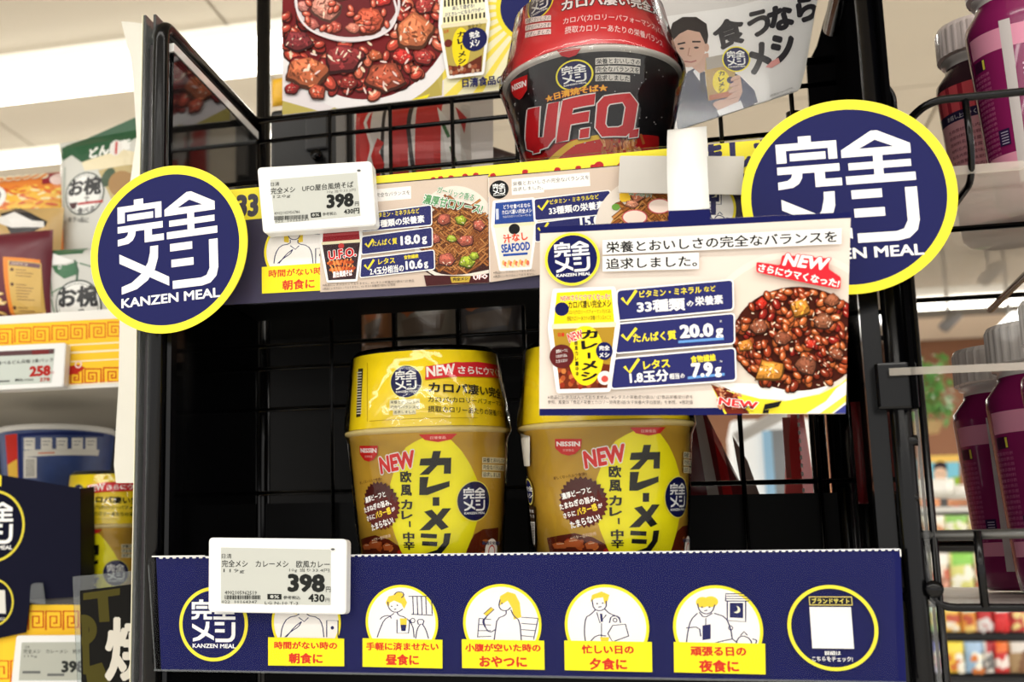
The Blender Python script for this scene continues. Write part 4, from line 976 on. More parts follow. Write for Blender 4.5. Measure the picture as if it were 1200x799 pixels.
    for ch, y, h, x in (('欧', 558.6, 13.5, 476), ('風', 574.4, 13.5, 476.4), ('カ', 591, 11.5, 477), ('レ', 603.5, 10, 477.4), ('|', 614, 7, 480.6), ('中', 628.6, 10.5, 479.4), ('辛', 639, 10.5, 479.8)):
        w = 6.6 if ch != '|' else 1
        A.text(ch, (x - w, y), h, (34, 30, 20), r=(x + w, y), bold=.05)
    A.text('NEW', (446, 546), 20, (226, 40, 40), r=(486.5, 537), bold=.06, out=(.06, WHT), skew=.1)
    def shield(x, y, w, h): 
        A.poly([(x - w, y - h), (x + w, y - h), (x + w * .95, y + h * .1), (x + w * .5, y + h * .8), (x, y + h), (x - w * .5, y + h * .8), (x - w * .95, y + h * .1)], (210, 40, 36)); A.text('NISSIN', (x - w * .88, y - h * .4), h * .6, WHT, r=(x + w * .88, y - h * .4), bold=.06); A.text('日清食品', (x - w * .4, y + h * .35), h * .28, (240, 190, 180), r=(x + w * .4, y + h * .35), bold=.02)
    shield(433.2, 531.5, 10.5, 9.3)
    A.poly([(491, 509.2), (535, 508.2), (528, 515), (513, 518), (498, 515.6)], (214, 44, 40)); A.text('日清食品', (504, 513), 3.4, (250, 200, 190), r=(522, 512.6), bold=.03)
    A.logo(555.4, 587, 24, ring=(250, 240, 120), inner=.95)
    for i, (tx, x1) in enumerate((('栄養とおいしさの', 589.4), ('完全なバランスを', 588.6), ('追求しました', 584.6))):
        y = 539 + i * 8.4; A.poly([(563.5 - i * .1, y - 3.4), (x1, y - 3.2 + 1), (x1, y + 3.6 + 1), (563.5 - i * .1, y + 3.6)], (244, 236, 200)); A.text(tx, (564.4, y), 5.6, INKB, r=(x1 - .6, y + 1), bold=.015)
    A.sec('brown_burst')
    cc, _ = A.frame(446, 592.5, 2); R = A.frame(446, 592.5, 56)[1] / 2; nb = 30
    A.uvpoly([(cc.x + R * (1.03 if k % 2 else .92) * cos(pi * k / nb) * .98, cc.y + R * (1.03 if k % 2 else .92) * sin(pi * k / nb)) for k in range(2 * nb)], (92, 38, 34))
    for (tx, l, r_, h, c_) in (('濃厚ビーフと', (430, 586.5), (453, 578.5), 7, WHT), ('たまねぎの旨み、', (429, 598), (459.5, 588), 7.2, WHT), ('さらに', (432, 608), (441, 604.6), 6, WHT), ('バター感', (442, 604), (459, 597.6), 8.2, (250, 220, 60)), ('が', (460, 597), (464, 596), 5, WHT), ('たまらない!', (437.5, 618.5), (462, 609), 8, WHT)):
        A.text(tx, l, h, c_, r=r_, bold=.04)
    A.text('※バター香料使用', (438, 633), 4, (230, 200, 170), r=(459, 627.5)); A.text('新しくなったルウ食感!!', (424, 566), 3.6, (96, 60, 30), r=(449, 561), bold=.02)
    A.sec('nutrition_mark'); A.circ(574, 645, 14, (236, 226, 214), 28, sx=.9); A.circ(574, 646, 7.6, (206, 70, 64), 20, sx=.9); A.circ(574, 646, 6, (244, 236, 228), 20, sx=.9); A.text('最適化栄養食', (563, 636), 4.4, (60, 60, 90), r=(583, 636.6), bold=.03)
    # what shows only when the cup is turned: side label, read from the cup on the right
    A.sec('side_label'); q_ = bodyB.uv
    A.m = lambda x, y: q_(x, y)
    A.poly([(612, 506), (623.5, 511), (623.5, 546), (617, 546)], (226, 222, 212)); A.circ(622.5, 576, 13, (246, 232, 120), 30); A.circ(622.5, 576, 11.8, NAVY, 30); A.text('完全', (618.6, 572), 6, WHT, r=(627, 573), bold=.04); A.text('メシ', (618.6, 580), 6, WHT, r=(627, 581), bold=.04)
    A.poly([(621.5, 592), (629, 593), (630.6, 640), (624.5, 640)], (60, 44, 30)); A.text('栄養素', (622.4, 598), 4, WHT, r=(628.4, 599)); A.text('バランス', (622.6, 604), 4, WHT, r=(629, 605))
    for k in range(18): A.poly([(625, 611 + k * 1.5), (629.6, 611.4 + k * 1.5), (629.7, 612.1 + k * 1.5), (625.1, 611.7 + k * 1.5)], WHT if k % 2 else (200, 196, 190))
    A.poly([(624.6, 611), (630, 611.4), (630.4, 638), (625.6, 637)], (232, 228, 220))
    for k in range(16): A.poly([(625.6, 613 + k * 1.5), (629.6, 613.3 + k * 1.5), (629.7, 614.1 + k * 1.5), (625.7, 613.8 + k * 1.5)], INKB)
    A.build(cb_, INKG)
    return t
cupA = make_cup(); cupA.rotation_euler = (math.radians(CT), 0, 0)
cupB = copy_tree(cupA, (cxB, YCUP, ZB), math.radians(14.5), 'gold cup with yellow sleeve half hidden by the beige promotion card')

# ------------------------------------------------------------------ black noodle bowl on the upper shelf
YB = 0.070
a0, b0_ = at(588, 104, YB), at(800, 81, YB)
bx, br_ = (a0.x + b0_.x) / 2, (b0_.x - a0.x) / 2
bz = (a0.z + b0_.z) / 2
q1 = at(608, 187, YB); q2 = at(775, 172, YB)
rb2 = (q2.x - q1.x) / 2; zb2 = (q1.z + q2.z) / 2
BZ = 1.6692; rt = br_ * 0.955; zt_ = bz - 0.004
kk = (rt - rb2) / (zt_ - zb2); rbb = rt - kk * (zt_ - BZ)
BT = -3.0; PVC = (bx, YB, BZ)
body = Cone(bx, YB, BZ, rbb, zt_, rt, pivot=PVC, tilt=BT)
s0 = at(603, 75, YB); s1 = at(781, 57, YB); rsl0 = rt * 0.945
s2 = at(608, 0, YB); s3 = at(772, -16, YB); rsl1 = (s3.x - s2.x) / 2; zsl1 = (s2.z + s3.z) / 2; zsl0 = bz + 0.003
ksl = (rsl1 - rsl0) / (zsl1 - zsl0); zsl2 = bz + 0.047
sle = Cone(bx, YB, zsl0, rsl0, zsl2, rsl0 + ksl * (zsl2 - zsl0), pivot=PVC, tilt=BT)
bowl = thing('noodle_bowl', 'black noodle bowl with red sleeve and big red lettering on the upper shelf', 'instant food cup', (bx, YB, BZ)); bowl.rotation_euler = (math.radians(BT), 0, 0)
lathe('bowl_body', [(0, BZ), (rbb, BZ), (rt, zt_), (rt - .001, zt_)], (bx, YB), mat('black_bowl', (30, 28, 30), rough=0.3, coat=0.3), bowl, seg=120)
lathe('bowl_rim', [(rt, bz - 0.004), (br_ - 0.0012, bz - 0.0032), (br_, bz - 0.002), (br_ - 0.0002, bz - 0.0004), (br_ - .002, bz + .0004), (rsl0 - 0.001, bz + 0.0035)], (bx, YB), mat('bright_grey_rim', (216, 212, 204), rough=0.15, coat=0.6), bowl, seg=96)
lathe('red_sleeve', [(rsl0, zsl0), (sle.r1, zsl2), (0.0, zsl2 + 0.001)], (bx, YB), mat('red_sleeve', (214, 44, 52), rough=0.3, coat=0.3), bowl, seg=120)
lathe('shrink_wrap', [(rbb + .001, BZ + 0.001), (rt + 0.0014, zt_ - 0.008), (br_ + 0.0022, bz - 0.002), (br_ + 0.002, bz + 0.003), (rsl0 + 0.0035, zsl0 + 0.008), (sle.r1 + 0.0016, zsl2), (0, zsl2 + 0.004)], (bx, YB), FILM, bowl, seg=72)
A = Art(body, h0=.00006)
A.sec('red_lower_print')
A.poly([(606, 182), (625, 174), (660, 166), (700, 160), (745, 158), (772, 160), (772, 178), (740, 190), (612, 200)], (196, 34, 36)); A.poly([(640, 190), (668, 166), (700, 158), (745, 156), (735, 190)], (246, 206, 60)); A.poly([(648, 192), (674, 170), (704, 163), (738, 162), (730, 192)], (206, 40, 36))
rnd = random.Random(2)
for k in range(46):
    x = rnd.uniform(704, 752); y = 168 - (x - 704) * .02 + rnd.uniform(-7, 16)
    A.line([(x, y - 5), (x + rnd.uniform(-3, 4), y), (x + rnd.uniform(-2, 5), y + 7)], 3.0, rnd.choice([(196, 110, 60), (226, 150, 90), (150, 70, 36), (244, 190, 130)]), smooth=1)
A.sec('lettering')
for i in range(60):
    x = rnd.uniform(604, 776); y = rnd.uniform(76, 172); A.ell(x, y, .7, .7, (190, 190, 194), n=6)
A.logo(673.3, 89, 18.2)
for i, (tx, x1) in enumerate((('栄養とおいしさの', 749), ('完全なバランスを', 748), ('追求しました', 737))):
    y = 73.5 + i * 9.6; A.poly([(697.6, y - 4), (x1, y - 3), (x1, y + 4.6), (697.6, y + 3.8)], (226, 222, 214)); A.text(tx, (698.6, y), 6.6, INKB, r=(x1 - .8, y + .8), bold=.02)
A.text('★日清焼そば★', (641, 117.5), 8.5, (250, 190, 50), r=(711.5, 104), bold=.05, out=(.04, (190, 40, 30)))
Q = lambda L: [(570 + x / 3.63, y / 3.63) for x, y in L]
UFO = [Q([(186, 468), (236, 456), (230, 588), (252, 586), (270, 446), (314, 436), (300, 586), (268, 628), (216, 648), (184, 636), (178, 596)]),
       Q([(330, 432), (464, 404), (458, 450), (372, 466), (368, 492), (440, 478), (434, 522), (362, 534), (352, 600), (304, 612)]),
       Q([(498, 416), (604, 402), (636, 446), (620, 552), (588, 584), (490, 586), (464, 548), (472, 446)])]
OH = Q([(522, 450), (574, 442), (584, 462), (572, 536), (556, 544), (514, 546), (506, 532), (514, 462)])
DOTS = [Q([(212, 632), (238, 622), (236, 650), (210, 656)]), Q([(402, 556), (440, 548), (436, 588), (398, 594)]), Q([(602, 560), (640, 552), (636, 586), (600, 592)])]
for w_, c_ in ((5.2, (20, 18, 20)), (3.2, (238, 232, 228))):
    for P in UFO + DOTS: A.line(P, w_, c_, closed=True); A.poly(P, c_)
for P in UFO[:2] + DOTS: A.poly(P, (206, 38, 44))
A.uvpoly([A.m(*p) for p in UFO[2]], (206, 38, 44), holes=([A.m(*p) for p in OH],)); A.poly(OH, (20, 18, 20)); A.line(OH, 1.4, (238, 232, 228), closed=True)
def shield2(A, x, y, w, h, sl):
    A.poly([(x - w, y - h + sl), (x + w, y - h - sl), (x + w * .95, y + h * .1), (x + w * .4, y + h * .8), (x, y + h), (x - w * .6, y + h * .7), (x - w * .95, y + h * .2)], (206, 38, 40)); A.text('NISSIN', (x - w * .85, y - h * .25 + sl * .6), h * .6, WHT, r=(x + w * .85, y - h * .3 - sl * .8), bold=.06)
shield2(A, 611.5, 105, 9.5, 12.5, 4); A.poly([(654, 60.5), (682, 57.5), (676, 66), (668, 69), (659, 67)], (196, 40, 44))
A.build(bowl, INKG)
A = Art(sle, h0=.00006)
A.sec('sleeve_print')
A.logo(632, 3, 18.5)
A.text('カロパ凄い完全メシ', (658, 7.5), 13, WHT, r=(776, 20), bold=.05, out=(.06, (40, 20, 24)))
A.text('カロパ(カロリーパフォーマンス)とは', (660, 26), 8.5, (250, 220, 216), r=(777, 40), bold=.02); A.text('摂取カロリーあたりの栄養バランス', (662, 36), 8.5, (250, 220, 216), r=(776, 52), bold=.02)
for i, tx in enumerate(('栄養とおいしさの', '完全なバランスを', '追求しました')): A.poly([(616, 22.4 + i * 8), (646, 18 + i * 8), (646, 24 + i * 8), (616, 28.6 + i * 8)], (244, 232, 226)); A.text(tx, (617, 25.4 + i * 8), 5, INKB, r=(645, 21 + i * 8))
A.build(bowl, INKG)
# ------------------------------------------------------------------ posters and packets at the back of the upper shelf
YP = 0.192
PT = Plane(at(450, 60, YP))
poster = thing('curry_poster', 'large curry photograph poster standing above the upper shelf, left of the black bowl', 'poster', at(450, 120, YP))
board('poster_sheet', PT, [(331, 135), (331, -60), (655, -90), (655, 98)], 0.0012, PAPER, poster)
A = Art(PT)
A.sec('pale_ground')
pq = [(331, 134.6), (331, -60), (655, -90), (655, 97.6)]
A.setclip(pq); A.poly([(331, 134.6), (331, -60), (655, -90), (655, 97.6)], (238, 230, 232))
A.poly([(520, 120), (520, -80), (655, -90), (655, 98)], (246, 240, 200))
for k in range(14):
    a0_ = pi + (k - 6) * 0.17; A.poly([(628, 6), (628 + 170 * cos(a0_), 6 + 170 * sin(a0_)), (628 + 170 * cos(a0_ + .07), 6 + 170 * sin(a0_ + .07))], (248, 226, 90))
A.circ(628, 6, 44, (246, 226, 60), 48); A.circ(628, 6, 39, (34, 38, 96), 48)
A.sec('curry_photograph')
A.poly([(331, 118), (380, 132), (520, 60), (518, 112), (331, 136)], (196, 180, 96)); A.poly([(460, 104), (509, 80), (518, 112), (420, 124)], (190, 172, 84)); A.text('完全メシ', (470, 111), 11, (236, 228, 190), r=(503, 91), bold=.05); A.poly([(482, 117), (504, 110), (500, 116), (488, 118)], (250, 232, 40))
A.ell(424, -8, 124, 140, (244, 240, 240), n=80, rot=-.12)
bean, chunk, pt = food(A, None, 424, -12, 112, 129, 21, 150, 'stew', rot=-.1, soup=(120, 30, 34))
A.setclip(pq)
for _ in range(70): x, y = pt(.98); bean(x, max(y, 20), 6.5, (164, 62, 48))
for (x, y, s_, c_) in ((358, 82, 25, (206, 112, 74)), (402, 68, 24, (140, 52, 54)), (485, 36, 23, (216, 122, 82)), (452, 92, 21, (176, 84, 60)), (350, 48, 16, (132, 52, 56)), (472, 66, 12, (200, 52, 48)), (440, 66, 9, (190, 96, 62)), (497, 68, 12, (176, 60, 56)), (372, 108, 12, (190, 84, 60)), (410, 98, 11, (150, 50, 44)), (342, 104, 9, (150, 40, 40)), (497, 8, 14, (170, 64, 60))): chunk(x, y, s_, c_, 5)
for _ in range(40): x, y = pt(.96); A.ell(x, y, 4.5, 1.2, (244, 214, 206), rot=random.Random(int(x * 7)).uniform(0, 3), n=7)
A.ell(408, 4, 62, 47, (226, 216, 218), n=60, rot=.08); A.ell(408, 1, 59, 44, (110, 40, 44), n=60, rot=.08)
for (x, y, s_, c_) in ((380, 10, 19, (226, 150, 132)), (432, 26, 20, (214, 96, 70)), (402, -10, 16, (206, 110, 96)), (415, 34, 8, (220, 130, 110)), (366, 30, 9, (200, 110, 100)), (446, 0, 13, (206, 60, 54)), (393, 34, 9, (196, 90, 76)), (356, 8, 8, (206, 130, 120))): chunk(x, y, s_, c_, 6)
rn2 = random.Random(5)
for _ in range(34): bean(408 + rn2.uniform(-48, 48), 6 + rn2.uniform(-30, 32), 5, (186, 84, 66))
A.line([(348, -2), (350, 20), (362, 36), (384, 46), (412, 50), (440, 47), (460, 36), (467, 18), (463, 2)], 2.4, (236, 226, 228), smooth=2)
A.setclip(pq)
A.sec('cup_picture'); draw_cup(A, [(516, 1), (572, -6), (572, 86), (521, 92)], 'stripe')
A.sec('lettering'); A.text('日清食品の', (542.5, 99.6), 11, NAVY, r=(592, 94.6), bold=.05)
A.setclip(None); A.build(poster, INKG)

YM = 0.115
PM = Plane(at(870, 60, YM), yaw=8)
man = thing('advert_sheet', 'glossy white advert sheet of a dark-suited person with a cup, beside the black bowl', 'poster', at(870, 120, YM))
mq = [(760, -70), (975, -75), (957, 5), (944, 80), (937, 106), (788, 155), (780, 60)]
board('advert_paper', PM, mq, 0.0007, PAPER, man, r=0.003)
A = Art(PM); A.setclip([(760, -70), (975, -75), (957, 5), (944, 80), (937, 105.5), (788, 154.5), (780, 60)])
A.sec('person_picture')
A.poly([(760, -70), (975, -75), (957, 5), (944, 80), (937, 106), (788, 155), (780, 60)], (243, 241, 238))
A.poly([(770, -70), (975, -75), (965, -20), (860, 8), (775, 20)], (222, 218, 214))
A.poly([(788, 155), (790, 108), (806, 84), (830, 72), (850, 86), (872, 96), (886, 128), (840, 140)], (44, 50, 82), r=.003); A.poly([(838, 72), (858, 100), (868, 126), (888, 120), (884, 106), (868, 90)], (52, 60, 96))
A.poly([(812, 84), (824, 70), (836, 84), (826, 104)], (240, 240, 242)); A.poly([(820, 84), (826, 84), (828, 110), (820, 108)], (40, 44, 70))
A.poly([(812, 66), (830, 62), (832, 80), (820, 86), (810, 78)], (206, 166, 146))
A.ell(808, 54, 19, 25, (214, 176, 156), n=32, rot=.12)
A.poly([(786, 56), (784, 40), (788, 27), (800, 20), (816, 20), (828, 28), (830, 42), (828, 56), (824, 46), (820, 38), (806, 35), (796, 40), (790, 46)], (38, 28, 28), r=.002)
A.line([(794, 52), (803, 50)], 2, (40, 30, 30)); A.line([(811, 49), (821, 49)], 2, (40, 30, 30)); A.ell(799, 57, 3, 1.3, (40, 30, 34), n=10); A.ell(816, 56, 3, 1.3, (40, 30, 34), n=10); A.line([(808, 56), (806, 65), (810, 66)], 1, (170, 120, 104)); A.line([(802, 72), (810, 73), (816, 71)], 1.6, (168, 92, 88)); A.ell(828, 56, 3, 5, (206, 166, 146), n=12)
A.sec('held_cup_picture')
A.poly([(827, 68), (856, 62), (862, 76), (860, 112), (830, 118), (826, 84)], (190, 160, 100)); A.poly([(827, 68), (856, 62), (858, 76), (828, 82)], (178, 170, 160)); A.ell(845, 96, 10, 14, (246, 226, 50), n=24)
for i, ch in enumerate('カレメシ'): A.text(ch, (842, 87 + i * 6.5), 5.5, INKB, r=(849, 85.5 + i * 6.5), bold=.05)
A.circ(856, 94, 4, NAVY, 16); A.poly([(831, 112), (859, 106), (859, 113), (831, 118)], (190, 110, 70)); A.logo(862.6, 69.5, 15)
SK = (214, 174, 154)
A.poly([(860, 92), (868, 92), (870, 108), (864, 122), (852, 128), (842, 130), (836, 124), (846, 118), (858, 112)], SK, r=.001)
for i in range(4): A.ell(862 - i * 1.2, 92 + i * 7.2, 6.2, 3, SK, rot=-.35, n=14); A.line([(856 - i, 95.6 + i * 7.2), (866 - i, 92.6 + i * 7.2)], .7, (166, 120, 104))
A.ell(843, 121, 8, 3.4, SK, rot=-.3, n=14); A.poly([(840, 130), (868, 118), (874, 134), (846, 142)], (238, 238, 240))
A.sec('lettering')
TX = (52, 50, 54)
A.text('食う', (836, 45), 33, TX, r=(902, 22), bold=.06, skew=.15); A.text('なら', (900, 26), 30, TX, r=(957, 6), bold=.085, skew=.15); A.text('メシ', (876, 74), 32, TX, r=(931, 48), bold=.09, skew=.2)
A.text('※写真はイメージです。', (902, 113), 3, (120, 116, 116), r=(930, 103)); A.text('※栄養素等表示基準値に基づく', (903, 117), 3, (120, 116, 116), r=(932, 107)); 
A.poly([(897, 79), (904, 72), (912, 68), (914, 74), (904, 80)], (240, 170, 164))
A.setclip(None); A.build(man, INKG)
board('clear_film', PM, mq, 0.0002, FILM2, man, r=0.003, h=0.0022)

# ---- pouches
def pouch(name, label, cat, px, Y, base, writer=None, bulge=0.012, yaw=0, roll=0, group=None, wr=0.0005, seed=1, crimp=True, m=None, bw=None):
    """px: x0, y0, x1, y1 box on the vertical plane at depth Y"""
    x0, y0, x1, y1 = px; bc = at((x0 + x1) / 2, y1, Y); tc = at((x0 + x1) / 2, y0, Y)
    pl = Plane(bc, yaw=yaw, roll=roll); w = (at(x1, (y0 + y1) / 2, Y) - at(x0, (y0 + y1) / 2, Y)).length; h = tc.z - bc.z
    P = Pillow(pl, w, h, bulge, wr=wr, seed=seed)
    t = thing(name, label, cat, bc, group)
    nu, nv = P.nu, P.nv; vs = []; fs = []
    for side in (1, -1):
        for j in range(nv + 1):
            for i in range(nu + 1):
                u = -w / 2 + i * P.du; v = j * P.dv; z = P.prof(u, v) * (1 if side == 1 else -0.6)
                if j in (0, nv) and crimp: z = 0.0004 * side
                vs.append(pl.pos(u, v, z))
    N = (nu + 1) * (nv + 1)
    for j in range(nv):
        for i in range(nu):
            a = j * (nu + 1) + i; b, c, d = a + 1, a + nu + 2, a + nu + 1
            fs += [(a, b, d), (b, c, d), (N + a, N + d, N + b), (N + b, N + d, N + c)]
    if crimp:
        P0 = P.prof
        P.prof = lambda u, v: (0.0004 if (v < P.dv * .5 or v > h - P.dv * .5) else P0(u, v))
    pf = mesh('pouch_film', vs, fs, m or mat('pouch_film_' + cat.replace(' ', '_'), base, rough=0.32, spec=0.5), t, smooth=True)
    if writer:
        A = Art(P, h0=0.00025, dh=1e-5); writer(A); A.build(pf, INKF, {'print': 'pouch_print'})
    return t
def w_red(A):
    A.setclip([(416, 118), (578, 105), (580, 215), (418, 225)])
    A.poly([(416, 100), (578, 100), (578, 230), (416, 230)], (222, 214, 208))
    for (a_, b_, c_) in ((417, 438, (206, 40, 38)), (462, 483, (200, 40, 36)), (491, 520, (204, 44, 40))): A.poly([(a_ + 2, 100), (b_ + 2, 100), (b_, 230), (a_, 230)], c_)
    A.line([(445, 105), (432, 150), (442, 180), (430, 215)], 4, (236, 230, 224)); A.line([(455, 130), (453, 215)], 4, (40, 30, 30)); A.line([(487, 126), (484, 160), (490, 215)], 5, (46, 36, 34))
    A.poly([(452, 160), (448, 170), (456, 176), (450, 186), (456, 200), (446, 215), (440, 190)], (200, 46, 40)); A.poly([(516, 132), (536, 156), (548, 186), (552, 226), (532, 226), (524, 170)], (236, 232, 226)); A.line([(522, 150), (530, 168)], 4, (60, 110, 60)); A.line([(532, 178), (536, 194)], 4, (60, 110, 60)); A.poly([(536, 130), (548, 140), (546, 160)], (190, 30, 30))
    A.setclip(None)
pouch('snack_bag', 'red and white striped bag seen through the grid left of the black bowl', 'snack bag', (416, 126, 552, 216), 0.262, (222, 214, 208), w_red, 0.02, seed=3)
pouch('snack_bag', 'dull grey and maroon bag corner leaning beside the red striped bag', 'snack bag', (540, 172, 590, 222), 0.285, (60, 36, 38), lambda A: A.poly([(545, 150), (560, 168), (552, 215), (540, 215)], (150, 146, 146)), 0.014, roll=24, seed=4)
pouch('snack_bag', 'thin crumpled white wrapper rising just left of the black bowl', 'snack bag', (557, 120, 572, 188), 0.31, (250, 242, 238), None, 0.006, seed=5, wr=0.0012)
pouch('snack_bag', 'small yellow orange packet peeking out left of the curry poster', 'snack bag', (319, 92, 338, 124), 0.40, (246, 190, 50), None, 0.008, seed=6)
mc = at(360, 200, 0.30)
mach = thing('register_box', 'black boxy machine standing behind the grid under the curry poster', 'machine', mc)
m0 = at(316, 205, 0.30); m1 = at(414, 118, 0.30)
box('housing', (m0.x, 0.30, 1.7004), (m1.x, 0.42, m1.z), mat('black_machine', (26, 27, 30), rough=0.4), mach, bev=0.004)
box('raised_panel', (m0.x + 0.034, 0.2955, m0.z + 0.018), (m1.x - 0.022, 0.3005, m1.z - 0.012), mat('grey_machine_panel', (46, 47, 50), rough=0.4), mach, bev=0.002)
lathe_c = at(372, 183, 0.294)
tube('round_knob', [(lathe_c.x, 0.288, lathe_c.z), (lathe_c.x, 0.296, lathe_c.z)], 0.005, BLACK, mach)
box('metal_strip', (m1.x - 0.014, 0.292, m0.z), (m1.x - 0.006, 0.2995, m1.z - 0.01), mat('pale_strip', (130, 126, 122), rough=0.4), mach)
XB0 = -0.462
# packets on the far side of the grid, gloom mixed into their dark colours
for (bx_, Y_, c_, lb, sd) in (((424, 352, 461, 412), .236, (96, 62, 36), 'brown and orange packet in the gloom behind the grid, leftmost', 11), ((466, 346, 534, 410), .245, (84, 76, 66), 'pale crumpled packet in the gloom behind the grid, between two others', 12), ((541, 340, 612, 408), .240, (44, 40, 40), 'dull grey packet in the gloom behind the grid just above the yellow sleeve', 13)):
    pouch('darkened_packet', lb, 'packet', bx_, Y_, c_, (lambda A, b=bx_: (A.ell(b[0] + 14, b[1] + 20, 9, 7, (110, 60, 30), n=12, jag=.3), A.poly([(b[0] + 6, b[1] + 32), (b[2] - 10, b[1] + 24), (b[2] - 14, b[1] + 44), (b[0] + 10, b[1] + 50)], (70, 58, 48)))), 0.012, seed=sd, wr=0.001)
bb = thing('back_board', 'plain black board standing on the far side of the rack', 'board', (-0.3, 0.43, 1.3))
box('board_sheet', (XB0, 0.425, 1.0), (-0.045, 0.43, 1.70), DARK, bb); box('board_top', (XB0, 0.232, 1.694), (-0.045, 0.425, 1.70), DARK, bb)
# red box and maroon bag to the right
rb = thing('red_carton', 'upright red carton with a perforated edge behind the right posts', 'carton', at(940, 578, 0.27))
p0, p1, p2 = at(915, 590, 0.285), at(942, 590, 0.25), at(960, 590, 0.268)
zt0 = at(942, 430, 0.25).z; zb0 = p1.z - 0.02
mesh('carton_body', [(p0.x, p0.y, zb0), (p1.x, p1.y, zb0), (p2.x, p2.y, zb0), (p0.x + .02, p0.y + .02, zb0), (p0.x + .012, p0.y, zt0), (p1.x, p1.y, zt0), (p2.x - 0.01, p2.y, zt0), (p0.x + .02, p0.y + .02, zt0)],
     [(0, 1, 5, 4), (1, 2, 6, 5), (2, 3, 7, 6), (3, 0, 4, 7), (4, 5, 6, 7), (3, 2, 1, 0)], mat('red_carton_board', (206, 46, 50), rough=0.4), rb)
box('printed_block', (p0.x + 0.004, 0.2655, zb0 + .04), (p0.x + 0.0165, 0.267, zb0 + .085), mat('pale_red_block', (190, 96, 84), rough=0.5), rb)
for k in range(22): zz = zb0 + .01 + k * 0.006; mesh('perforation', [(p1.x - .0004, p1.y - .0006, zz), (p1.x + .0012, p1.y - .0002, zz), (p1.x + .0012, p1.y - .0002, zz + .003), (p1.x - .0004, p1.y - .0006, zz + .003)], [(0, 1, 2, 3)], PAPER, rb)
def w_mar(A):
    A.poly([(812, 480), (822, 480), (846, 600), (832, 600)], (190, 176, 168)); A.poly([(858, 510), (876, 540), (896, 596), (874, 600)], (150, 110, 90)); A.poly([(834, 500), (846, 520), (862, 600), (850, 600)], (206, 40, 44))
pouch('maroon_bag', 'maroon bag leaning behind the grid between the beige card and red carton', 'snack bag', (790, 478, 882, 604), 0.262, (110, 30, 36), w_mar, 0.018, roll=-22, seed=15)
pouch('maroon_bag', 'dark red bag shape standing in for a reflection in the smoked panel', 'snack bag', (1006, 470, 1036, 590), 0.16, (120, 28, 34), None, 0.010, seed=16, wr=0.001)  # bag shape put in for the dark red reflection in the side panel
# ------------------------------------------------------------------ neighbouring shelf on the left
YG = 0.34
unit = thing('shelf_unit', 'cream supermarket shelf unit with yellow key-patterned edges at far left', 'shelf unit', (-0.75, 0.5, 1.0))
PG = Plane(at(60, 415, YG))
zsh = at(60, 377.5, YG).z
SHW = mat('cream_shelf_metal', (214, 208, 196), rough=0.4)
def shz(px, py, Y): return at(px, py, Y).z
XE = at(160, 415, YG).x + 0.012
box('shelf_board', (-1.25, YG + 0.004, zsh - 0.052), (XE, YG + 0.40, zsh - 0.0005), SHW, unit)
ze0, ze1 = shz(0, 378, YG), shz(0, 455, YG)
box('shelf_front_edge', (-1.25, YG - 0.001, ze1 - 0.004), (XE, YG + 0.004, ze0 + 0.006), mat('white_shelf_edge', (236, 234, 228), rough=0.3), unit)
box('unit_back', (-1.25, YG + 0.40, 1.0), (XE, YG + 0.41, zsh + 0.03), mat('unit_back_dark', (34, 31, 28), rough=0.6), unit)
A = Art(Plane(at(60, 415, YG - 0.0012)), h0=0.0003)
def key_row(A, x0, n, y, w, h, col, lw):
    for k in range(n):
        x = x0 + k * w; yy = y - (x) * 0.062; a, b, c, d = x, x + w * .86, yy - h / 2, yy + h / 2; s_ = 1 if k % 2 == 0 else -1
        P = [(a, d), (a, c), (b, c), (b, d - h * .05), (a + w * .24, d - h * .05), (a + w * .24, c + h * .26), (b - w * .2, c + h * .26), (b - w * .2, d - h * .3), (a + w * .42, d - h * .3), (a + w * .42, c + h * .5), (a + w * .54, c + h * .5)]
        if s_ < 0: P = [(a + b - p[0], p[1]) for p in P]
        A.line(P, lw, col)
A.sec('key_pattern_strip')
YS_ = (252, 204, 56)
A.poly([(-60, 383), (172, 371.5), (172, 445), (-60, 457)], YS_)
key_row(A, -26, 10, 394, 21.8, 17, (222, 120, 44), 2.2)
for y_, w_ in ((408.5, 1.6), (417.5, 2.2), (428, 1.5)): A.line([(-60, y_ + 3.6), (172, y_ - 9)], w_, (252, 238, 206))
key_row(A, 78, 5, 447, 21.8, 17, (206, 92, 34), 2.4)
A.line([(76, 451.5), (172, 446)], 1.6, (252, 238, 206)); A.poly([(78, 430), (92, 427), (100, 431), (92, 437), (78, 440)], (196, 50, 40)); A.circ(92, 427, 4.5, (250, 220, 210), 16, inner=.6)
A.build(unit)
# second shelf
zs2 = shz(60, 701, YG); box('shelf_board', (-1.25, YG + 0.004, zs2 - 0.05), (XE, YG + 0.40, zs2), SHW, unit)
box('shelf_front_edge', (-1.25, YG - 0.001, zs2 - 0.078), (XE, YG + 0.004, zs2 + 0.002), mat('dark_shelf_lip', (70, 66, 62), rough=0.4), unit)
A = Art(Plane(at(60, 740, YG - 0.0012)), h0=0.0003); A.sec('key_pattern_strip')
A.poly([(-60, 708), (172, 709), (172, 805), (-60, 805)], YS_)
for k in range(9):
    x = -28 + k * 20.5; A.line([(x, 738), (x, 716), (x + 17.5, 716.3), (x + 17.5, 735), (x + 5, 735), (x + 5, 722), (x + 12.5, 722), (x + 12.5, 730), (x + 8.6, 730)], 2.2, (200, 84, 34))
    A.line([(x, 800), (x, 774), (x + 17.5, 774.3), (x + 17.5, 795), (x + 5, 795), (x + 5, 781), (x + 12.5, 781), (x + 12.5, 790)], 2.2, (206, 92, 34))
A.build(unit)

